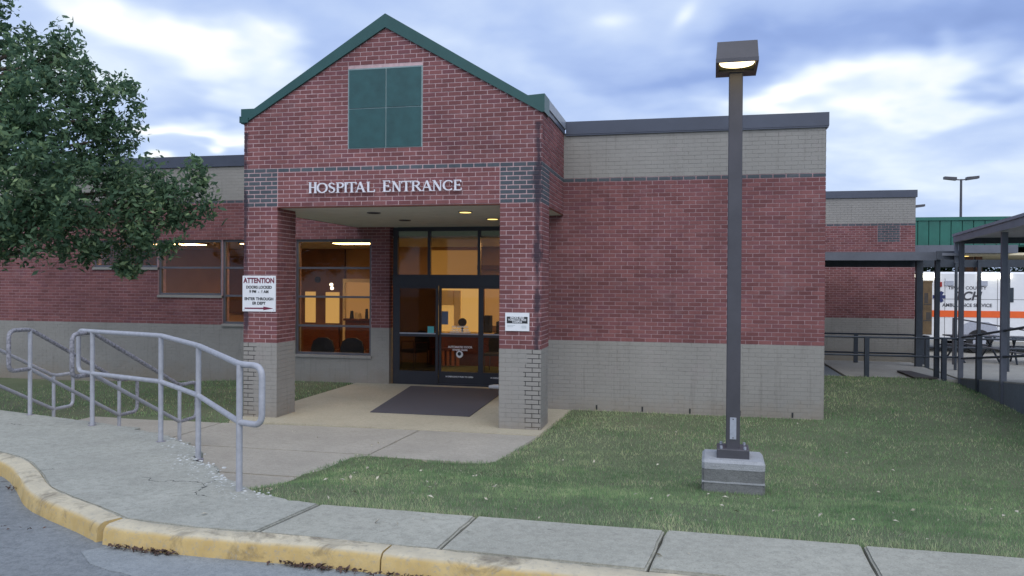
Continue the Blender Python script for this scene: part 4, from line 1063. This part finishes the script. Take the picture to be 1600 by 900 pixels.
def canopy_high():
    t = empty('high_canopy', 'taller grey metal canopy running toward the camera over the ramp', 'canopy', 'covered walk canopies')
    def plate(o0, o1, t0, t1, z0, z1, nm, m):
        P = [rp(t1, o0), rp(t1, o1), rp(t0, o1), rp(t0, o0)]; MB().prism(P, z0, z1).build(nm, m, t)
    plate(-.06, 2.3, .02, 12, 3.27, 3.31, 'roof_deck', 'canopyunder')
    plate(-.14, -.065, -.08, 12, 3.17, 3.35, 'fascia', 'canopylight'); plate(-.16, -.145, -.1, 12, 3.31, 3.365, 'gutter', 'sidecoping')
    plate(-.06, 4.2, -.08, .015, 3.14, 3.30, 'end_beam', 'darkrail')
    for k, tt in enumerate((.15, 4.0, 8.2)):
        P = [rp(tt + .05, -.05), rp(tt + .05, .05), rp(tt - .05, .05), rp(tt - .05, -.05)]; MB().prism(P, -.6, 3.165).build('post', 'canopy', t)
    for tt in (.15, 4.0):
        P = [rp(tt + .04, 2.15), rp(tt + .04, 2.23), rp(tt - .04, 2.23), rp(tt - .04, 2.15)]; MB().prism(P, -.3, 3.165).build('post', 'darkrail', t)
    P = [rp(.06, -.13), rp(.06, -.05), rp(-.03, -.05), rp(-.03, -.13)]; MB().prism(P, 2.7, 3.17).build('downpipe', 'sidecoping', t)
canopy_high()
def bar_rail(label, pts, base, hs=(1.0, .55), posts=(), r=.024, pr=.035, mat='darkrail'):
    t = empty('metal_railing', label, 'railing', 'dark railings of the covered walk')
    for i, h in enumerate(hs): MB().tube([(x, y, z + h) for x, y, z in pts], r, 8).build('top_rail' if i == 0 else 'lower_rail', mat, t)
    for (x, y, z) in posts: MB().box(x - pr, x + pr, y - pr, y + pr, z - .3, z + hs[0] + .01).build('post', mat, t)
bar_rail('near dark railing of the walkway, along its lawn edge', [(2.12, 20.28, 0), (6.1, 20.28, 0)], 0, (.935, .51), [(4.07, 20.28, 0), (5.74, 20.28, 0)], pr=.05)
bar_rail('far dark railing of the walkway, close to the annex wall', [(2.12, 23.9, .0), (5.9, 23.9, 0), (6.2, 23.3, 0)], 0, (.80, .28), [(4.51, 23.9, 0), (6.18, 23.3, 0)], pr=.05)
bar_rail('dark railing climbing along the left edge of the ramp', [(*rp(.3), .0), (*rp(9), .094 * 9)], 0, (.98, .50), [(*rp(2.0), .15), (*rp(6), .56)], pr=.05)
bar_rail('thin pale railing slanting down beyond the ramp', [(7.2, 24.6, .25), (9.8, 24.2, -.2), (13, 24.2, -.25)], 0, (1.0, .35), [(7.2, 24.6, .25), (8.5, 24.4, .02), (9.8, 24.2, -.2), (11, 24.2, -.2)], r=.02, pr=.025, mat='steel')
bar_rail('level dark railing crossing in front of the ambulance', [(6.4, 24.9, .0), (14, 24.9, 0)], 0, (.66, .40), [(6.5, 24.9, 0), (10.4, 24.9, 0)], r=.03, pr=.03)

# ambulance ---------------------------------------------------------------
am = empty('ambulance', 'white box ambulance with an orange stripe parked behind the covered walk', 'ambulance', loc=(7.06, 29.5, -.1))
body = MB(); body.bbox(0, 5.2, 0, 2.3, .42, 2.72, .06)
bo = body.build('box_body', 'white', am)
MB().box(-.02, 5.22, -.012, -.001, 1.20, 1.42).build('orange_stripe', 'orange', am)
MB().box(-.012, -.001, 0, 2.3, 1.20, 1.42).build('orange_stripe', 'orange', am)
MB().box(.62, .90, -.02, -.003, .60, 2.38).box(.60, .92, -.03, -.02, 2.36, 2.42).build('side_door', 'brown', am)
for (a, b) in ((.33, 1.05), (2.35, 3.3)): MB().box(a + .02, b - .02, -.06, -.003, 2.52, 2.66).build('scene_light', 'scenelight', am)
MB().box(.64, .88, -.026, -.02, 1.05, 1.09).box(.64, .88, -.026, -.02, 1.6, 1.64).box(.66, .78, -.024, -.02, 1.66, 2.0).box(.72, .86, -.024, -.02, 1.1, 1.35).build('compartment_shelf', 'rust', am)
MB().box(3.02, 3.38, -.016, -.003, 1.72, 2.2).build('side_window', 'car_glass', am)
for x in (1.42, 2.45): MB().box(x - .14, x + .14, -.04, -.003, 2.26, 2.42).build('side_lamp', 'plate', am)
MB().box(1.02, 1.2, -.04, -.003, 2.22, 2.38).build('red_marker', 'redlens', am)
for x in (.58, 1.3, 2.9, 4.2): MB().box(x - .006, x + .006, -.006, -.0005, .5, 2.5).build('panel_seam', 'steel', am)
MB().box(0.0, 5.2, -.005, -.0005, 1.80, 1.812).build('panel_seam', 'steel', am)
star = MB()
for k in range(3):
    a = k * pi / 3; u = Vector((cos(a), sin(a))); n = Vector((-u.y, u.x)); q = [u * .2 + n * .055, u * -.2 + n * .055, u * -.2 - n * .055, u * .2 - n * .055]
    star.xzprism([(1.12 + p.x, 1.88 + p.y) for p in q][::-1], -.008 - .001 * k, -.003)
star.build('star_emblem', 'blue', am)
text('body_lettering', 'TIPPAH COUNTY', .15, (1.98, -.01, 2.18), FRONT, 'steel', am, bold=.002)
tt = text('body_lettering', 'TCH', .40, (1.98, -.01, 1.90), FRONT, 'steel', am, bold=.012, shear=.25)
text('body_lettering', 'AMBULANCE SERVICE', .155, (1.98, -.01, 1.60), FRONT, 'steel', am, bold=.003)
cabv = [(5.2, .9), (5.2, 2.1), (5.6, 2.1), (6.3, 1.35), (7.3, 1.2), (7.35, .42), (5.2, .42)]
MB().xzprism(cabv[::-1], .15, 2.15).build('cab', 'white', am)
MB().xzprism([(1.72, .42), (1.72, .72), (1.86, .95), (2.06, 1.05), (2.62, 1.05), (2.82, .95), (2.96, .72), (2.96, .42)][::-1], -.05, -.004).build('wheel_fender', 'plate', am)
for x in (2.34, 6.45):
    for y in (-.09, 2.05):
        w = MB().tube([(x, y, .40), (x, y + .25, .40)], .40, 24).build('wheel', 'tyre', am); MB().tube([(x, y - .01, .40), (x, y + .26, .40)], .2, 16).build('rim', 'plate', w)

# picnic tables in front of the ambulance
for (x, y, rz, lab) in ((8.25, 26.4, .15, 'dark metal picnic table before the ambulance wheel, between the canopy posts'), (9.75, 26.0, -.2, 'dark metal picnic table nearer the right picture edge')):
    t = empty('picnic_table', lab, 'picnic table', 'picnic tables by the ambulance', (x, y, -.1), rz=rz)
    for k in range(4): MB().box(-.72, .72, -.34 + k * .175, -.185 + k * .175, .74, .78).build('tabletop_board', 'darkrail', t)
    for sy in (-.72, .50):
        MB().box(-.72, .72, sy, sy + .22, .43, .47).build('bench', 'darkrail', t)
    for sx in (-.5, .5):
        MB().tube([(sx, -.60, 0), (sx, .28, .74)], .028, 8).tube([(sx, .60, 0), (sx, -.28, .74)], .028, 8).tube([(sx, -.62, .42), (sx, .62, .42)], .026, 8).build('leg_frame', 'darkrail', t)
# green canopy building
gb = empty('green_canopy_building', 'long green metal fascia roof on posts behind the ambulance', 'building')
MB().box(7.9, 30, 36.1, 44, 3.75, 4.85).build('roof_core', 'greenroof', gb)
x = 7.9; 
while x < 20:
    MB().box(x + .012, x + .40, 36.03, 36.095, 3.80, 4.82).build('roof_panel', 'greenroof', gb); x += .42
MB().box(7.85, 30, 35.98, 36.1, 4.83, 4.97).build('ridge_cap', 'greenroof', gb)
MB().box(7.85, 12.6, 35.2, 35.95, 3.46, 3.78).build('fascia', 'canopy', gb)
MB().box(7.85, 30, 36.0, 44, 3.40, 3.5).build('soffit', simple('cream_soffit', (.75, .66, .45), .8), gb)
for x in (8.1, 11.75, 12.1, 18, 22): MB().box(x - .13, x + .13, 38.0, 38.26, -.1, 3.4).build('post', 'brownwall' if 11 < x < 13 else 'darkrail', gb)
for x in (9, 11): MB().box(x - .4, x + .4, 37, 37.3, 3.385, 3.398).build('soffit_light', 'downglow', gb)

# far lamp posts
def far_lamp(x, y, z, heads, label):
    t = empty('parking_lamp', label, 'lamp post', 'parking lot lamp posts', (x, y, 0))
    MB().tube([(0, 0, -.1), (0, 0, z)], [.11, .07], 10).build('pole', 'steel', t)
    for s in heads:
        MB().tube([(0, 0, z - .05), (s * .35, 0, z - .02)], .04, 8).build('arm', 'steel', t)
        h = MB().add([(s * .3, -.2, z - .08), (s * 1.02, -.2, z + .02), (s * 1.02, .2, z + .02), (s * .3, .2, z - .08), (s * .3, -.2, z + .12), (s * 1.02, -.2, z + .18), (s * 1.02, .2, z + .18), (s * .3, .2, z + .12)],
                     [(0, 1, 2, 3), (4, 5, 6, 7), (0, 1, 5, 4), (1, 2, 6, 5), (2, 3, 7, 6), (3, 0, 4, 7)]); h.build('lamp_head', 'steel', t)
d_ = _f + (1500 - 800) / F * _r; far_lamp(float(d_[0] * 52), float(d_[1] * 52), 9.05, (-1, 1), 'far parking lot lamp post with two heads above the green roof')
d_ = _f + (1420 - 800) / F * _r; far_lamp(float(d_[0] * 60), float(d_[1] * 60), 8.0, (1,), 'far lamp post with one head poking out beside the annex roof')

# ------------------------------------------------------------------ foliage
def leaf_cloud(centres, radii, n_leaf, size, seed, squash=1.0, droop=.2):
    r = np.random.default_rng(seed); C_ = np.repeat(np.array(centres), n_leaf, 0); R_ = np.repeat(np.array(radii), n_leaf)[:, None]
    n = len(C_); d = r.normal(size=(n, 3)); d /= np.linalg.norm(d, axis=1)[:, None]
    P = C_ + d * R_ * (r.random((n, 1)) ** .5) * np.array([1, 1, squash])
    nrm = r.normal(size=(n, 3)) + np.array([0, -.2, .7]); nrm /= np.linalg.norm(nrm, axis=1)[:, None]
    a = np.cross(nrm, r.normal(size=(n, 3))); a /= np.linalg.norm(a, axis=1)[:, None]; b = np.cross(nrm, a)
    s = (size * (.6 + .8 * r.random((n, 1))))
    V = np.stack([P - a * s, P - b * s * .42 + nrm * s * .12, P + a * s, P + b * s * .42 + nrm * s * .12], 1).reshape(-1, 3)
    tn = np.clip(r.normal(.45, .2, n) + np.repeat(r.normal(0, .20, len(centres)), n_leaf), 0, .99)
    return V, tn
TD = 12.6; sc_ = TD / 1250
def tp(px, py, D=TD):
    d = _f2 + (px - 800) / F * _r3 + (450 - py) / F * _u3; return CAM + d * D
clumps = [(-55, 10, 60, 0), (-10, 60, 42, 0), (-130, 80, 120, .5), (20, 120, 55, -.3), (-60, 170, 130, 0), (80, 90, 30, 0), (95, 120, 42, .4), (60, 165, 70, -.6), (130, 160, 52, .2), (165, 185, 42, 0), (180, 140, 25, .2), (120, 235, 75, .5),
          (185, 215, 32, 0), (30, 240, 90, -.8), (-40, 290, 120, -.5), (80, 300, 75, -.9), (150, 300, 62, 0), (60, 355, 52, -.7), (0, 365, 48, -.3), (115, 360, 42, -.5), (190, 330, 52, -.2), (235, 300, 34, .3), (240, 345, 40, -.2), (280, 310, 32, 0), (305, 280, 18, .1), (318, 325, 15, 0), (275, 345, 22, 0),
          (170, 385, 32, .1), (205, 410, 26, 0), (215, 380, 24, .2), (140, 395, 24, .1), (235, 385, 16, .1), (262, 385, 12, 0), (290, 345, 20, .1), (262, 320, 30, .2), (318, 300, 16, 0), (205, 300, 44, .6), (215, 345, 34, .5), (250, 290, 22, 0), (195, 425, 12, 0), (-90, 390, 50, 0), (225, 265, 16, 0), (30, 60, 24, .2), (90, 66, 30, .1), (108, 92, 32, 0), (150, 120, 32, .2), (196, 152, 26, 0), (205, 188, 24, 0), (300, 262, 14, 0), (160, 255, 40, .2), (5, 20, 22, 0), (-150, 250, 150, .6)]
tree = empty('broadleaf_tree', 'large dark green leafy tree reaching in from the left in front of the brick wing', 'tree', loc=(0, 0, 0))
cen = []; rad = []; R0 = np.random.default_rng(3)
for (x, y, r, dd) in clumps:
    c = tp(x, y, TD + dd * 1.2); rm = r * sc_; k = max(5, int(1.02 * (r / 8.5) ** 1.9))
    for _ in range(k):
        d = R0.normal(size=3); d /= np.linalg.norm(d); q = c + d * rm * (.25 + .75 * R0.random() ** .45) * np.array([1, .9, 1]); cen.append(q); rad.append(.10 + .18 * R0.random())
V, tn = leaf_cloud(cen, rad, 27, .052, 5)
soup('crown', V, 4, tn, 'leaf', tree)
tx, ty = tp(-110, 500)[0], tp(-110, 500)[1]
base = Vector((tx, ty, float(H(tx, ty)) - .1)); fork = Vector((tx + .05, ty, 1.9)); top_ = Vector((tx + .3, ty + .1, 5.4))
MB().tube([base, base.lerp(fork, .5) + Vector((.04, 0, 0)), fork, fork.lerp(top_, .5) + Vector((.08, .05, 0)), top_], [.24, .19, .17, .12, .05], 12).build('trunk', 'bark', tree)
for (x, y, r, dd) in clumps:
    if r < 28: continue
    c = Vector(tp(x, y, TD + dd * 1.2)); s = fork.lerp(top_, min(.95, max(0, (c.z - 2.4) / 4))); m = s.lerp(c, .5) + Vector((0, 0, .18 + random.uniform(-.1, .1)))
    MB().tube([s, s.lerp(m, .5) + Vector((0, 0, .06)), m, m.lerp(c, .6), c], [.06, .045, .032, .02, .008], 6).build('branch', 'bark', tree)
# dense evergreens behind the ambulance
for i, (x, y, rx_, hh, lab) in enumerate([(12.6, 44, 2.6, 4.3, 'dark tree behind the ambulance, below the left part of the green roof'), (16.8, 46, 2.8, 4.6, 'dark tree behind the ambulance, beyond the canopy corner post'), (21, 45, 2.8, 4.4, 'dark tree behind the ambulance at the right picture edge')]):
    t = empty('evergreen_tree', lab, 'tree', 'dark trees behind the ambulance', (x, y, 0)); cs = []; rr_ = []
    for _ in range(150):
        a = random.uniform(0, 2 * pi); q = random.random() ** .5; z = random.uniform(.6, hh); w = rx_ * (1 - .35 * abs(z / hh - .5)); cs.append((cos(a) * q * w, sin(a) * q * w * .6, z)); rr_.append(.45)
    V, tn = leaf_cloud(cs, rr_, 40, .12, 20 + i); soup('crown', V, 4, tn, 'farleaf', t)
    MB().tube([(0, 0, -.2), (0, 0, 3.0)], [.2, .08], 8).build('trunk', 'bark', t)

# grass blades
def grass():
    r = np.random.default_rng(11); Vs = []; Ts = []
    build_zone = [  # x0,x1,y0,y1,density,height,width
        (-4.3, 6.5, 5.16, 8.0, 5200, .034, .0042), (-4.3, 8.5, 8.0, 10.5, 2600, .040, .006), (-2.2, 9.5, 10.5, 13.6, 1300, .045, .008), (2.1, 11, 13.6, 20.3, 420, .055, .013),
        (-14, -7.02, 8.6, 16.0, 420, .05, .011)]
    for (x0, x1, y0, y1, den, hh, w) in build_zone:
        n = int((x1 - x0) * (y1 - y0) * den); X = r.uniform(x0, x1, n); Y = r.uniform(y0, y1, n)
        keep = ~inside(PATH, X, Y) & ~inside(APRON, X, Y)
        keep &= ~((X > -2.6) & (Y < 5.245 - .012 * (X + 1.4) + r.normal(0, .006, n)))
        keep &= ~((X < -2.6) & (Y < 5.5) & (X < -3.2))
        keep &= ~((np.abs(X - LPX) < .30) & (np.abs(Y - LPY) < .25))
        ty_ = (A.y - Y) / .994; keep &= ~((Y < 20.5) & (X > A.x - .112 * ty_))
        v = X * _f2[0] + Y * _f2[1]; u = (X * _r3[0] + Y * _r3[1]) / v; keep &= np.abs(u) < .72
        bald = np.sin(X * 1.9 + 1.3 * np.sin(Y * 2.3)) * np.sin(Y * 2.7 + 1.1 * np.sin(X * 1.4)); b2 = np.sin(X * .83 + 2.2 * np.sin(Y * .71 + 1)) * np.sin(Y * 1.13 + 1.9 * np.sin(X * .57)); keep &= r.random(n) < (.70 + .22 * bald + .14 * b2)
        X, Y = X[keep], Y[keep]; n = len(X); Z = H(X, Y); cl = .5 + .5 * np.sin(X * 7.3 + 2.1 * np.sin(Y * 5.1)) * np.sin(Y * 6.7 + 1.7 * np.sin(X * 4.3)); h = hh * (.4 + .8 * r.random(n)) * (.62 + .6 * cl) * np.where(Y < 5.36, 1.55, 1.0); a = r.uniform(0, 2 * pi, n)
        near = inside([(-4.7, 5.3), (-2.9, 5.3), (-1.7, 9.25), (-4.5, 9.45)], X, Y)
        bx, by = np.cos(a) * w / 2, np.sin(a) * w / 2; lx_, ly_ = r.normal(0, .45, n) * h, r.normal(0, .45, n) * h
        V = np.stack([np.stack([X - bx, Y - by, Z - .006], -1), np.stack([X + bx, Y + by, Z - .006], -1), np.stack([X + lx_, Y + ly_, Z + h], -1)], 1).reshape(-1, 3)
        lush = np.maximum(np.exp(-((X + 1.0) / 2.2) ** 2) * sst(8.6, 10.2, Y), 1 - sst(5.3, 5.75, Y + .12 * np.sin(X * 3.1))) + .8 * np.exp(-((X - 3.2) / 1.6) ** 2) * sst(13, 15, Y)
        dry = .10 * np.sin(X * .9 + 1.7 * np.sin(Y * 1.2)) + .12 * np.sin(Y * 5.2 + .9 * np.sin(X * 1.1)) + .08 * np.sin(X * 3.7 + Y * 2.2)
        t = np.clip(r.normal(.60, .20, n) + dry - .42 * np.clip(lush, 0, 1), 0, .93); t[r.random(n) < .07] = .99; Vs.append(V); Ts.append(t)
    soup('grass', np.concatenate(Vs), 3, np.concatenate(Ts), 'grass', None, 'stuff')
grass()
# fallen leaves on the lawn, litter in the gutter
def litter(name, pts, size, mat, seed):
    r = np.random.default_rng(seed); n = len(pts); P = np.array(pts); nrm = r.normal(0, .45, (n, 3)) + np.array([0, 0, 1]); nrm /= np.linalg.norm(nrm, axis=1)[:, None]
    a = np.cross(nrm, r.normal(size=(n, 3))); a /= np.linalg.norm(a, axis=1)[:, None]; b = np.cross(nrm, a); s = size * (.5 + r.random((n, 1)))
    V = np.stack([P - a * s, P - b * s * .5 + nrm * s * .25, P + a * s, P + b * s * .5 + nrm * s * .25], 1).reshape(-1, 3)
    soup(name, V, 4, r.random(n), mat, None, 'stuff')
pts = []
while len(pts) < 190:
    x = random.uniform(-3.6, 7.5); y = random.uniform(5.3, 13.3) if random.random() < .7 else random.uniform(5.25, 7.5)
    if not inside(PATH, np.array(x), np.array(y)): pts.append((x, y, float(H(x, y)) + .035))
for _ in range(14): x, y = random.choice([(-3, 10.5), (-4.5, 9.9), (-5.3, 10.4), (-1.5, 4.9), (0, 4.8), (-3.2, 4.9)]); pts.append((x + random.uniform(-.6, .6), y + random.uniform(-.15, .25), .612 if y < 6 else .012))
litter('fallen_leaves', pts, .022, 'dleaf', 1)
pts = []
for (cx, cy, n, s) in ((-3.25, 4.40, 90, .09), (-2.15, 4.385, 120, .12), (-3.5, 4.42, 30, .06), (-1.6, 4.36, 50, .12), (-5.3, 5.45, 18, .1), (-4.5, 4.6, 12, .15), (-.9, 4.3, 25, .2)):
    for _ in range(n): pts.append((cx + random.gauss(0, s), cy - abs(random.gauss(0, .025)) - .012 + (.0 if cx > -3.6 else 0), ROADZ + .012 + random.random() * .018))
litter('gutter_leaf_litter', pts, .016, 'litter', 2)
bpy.context.view_layer.update()
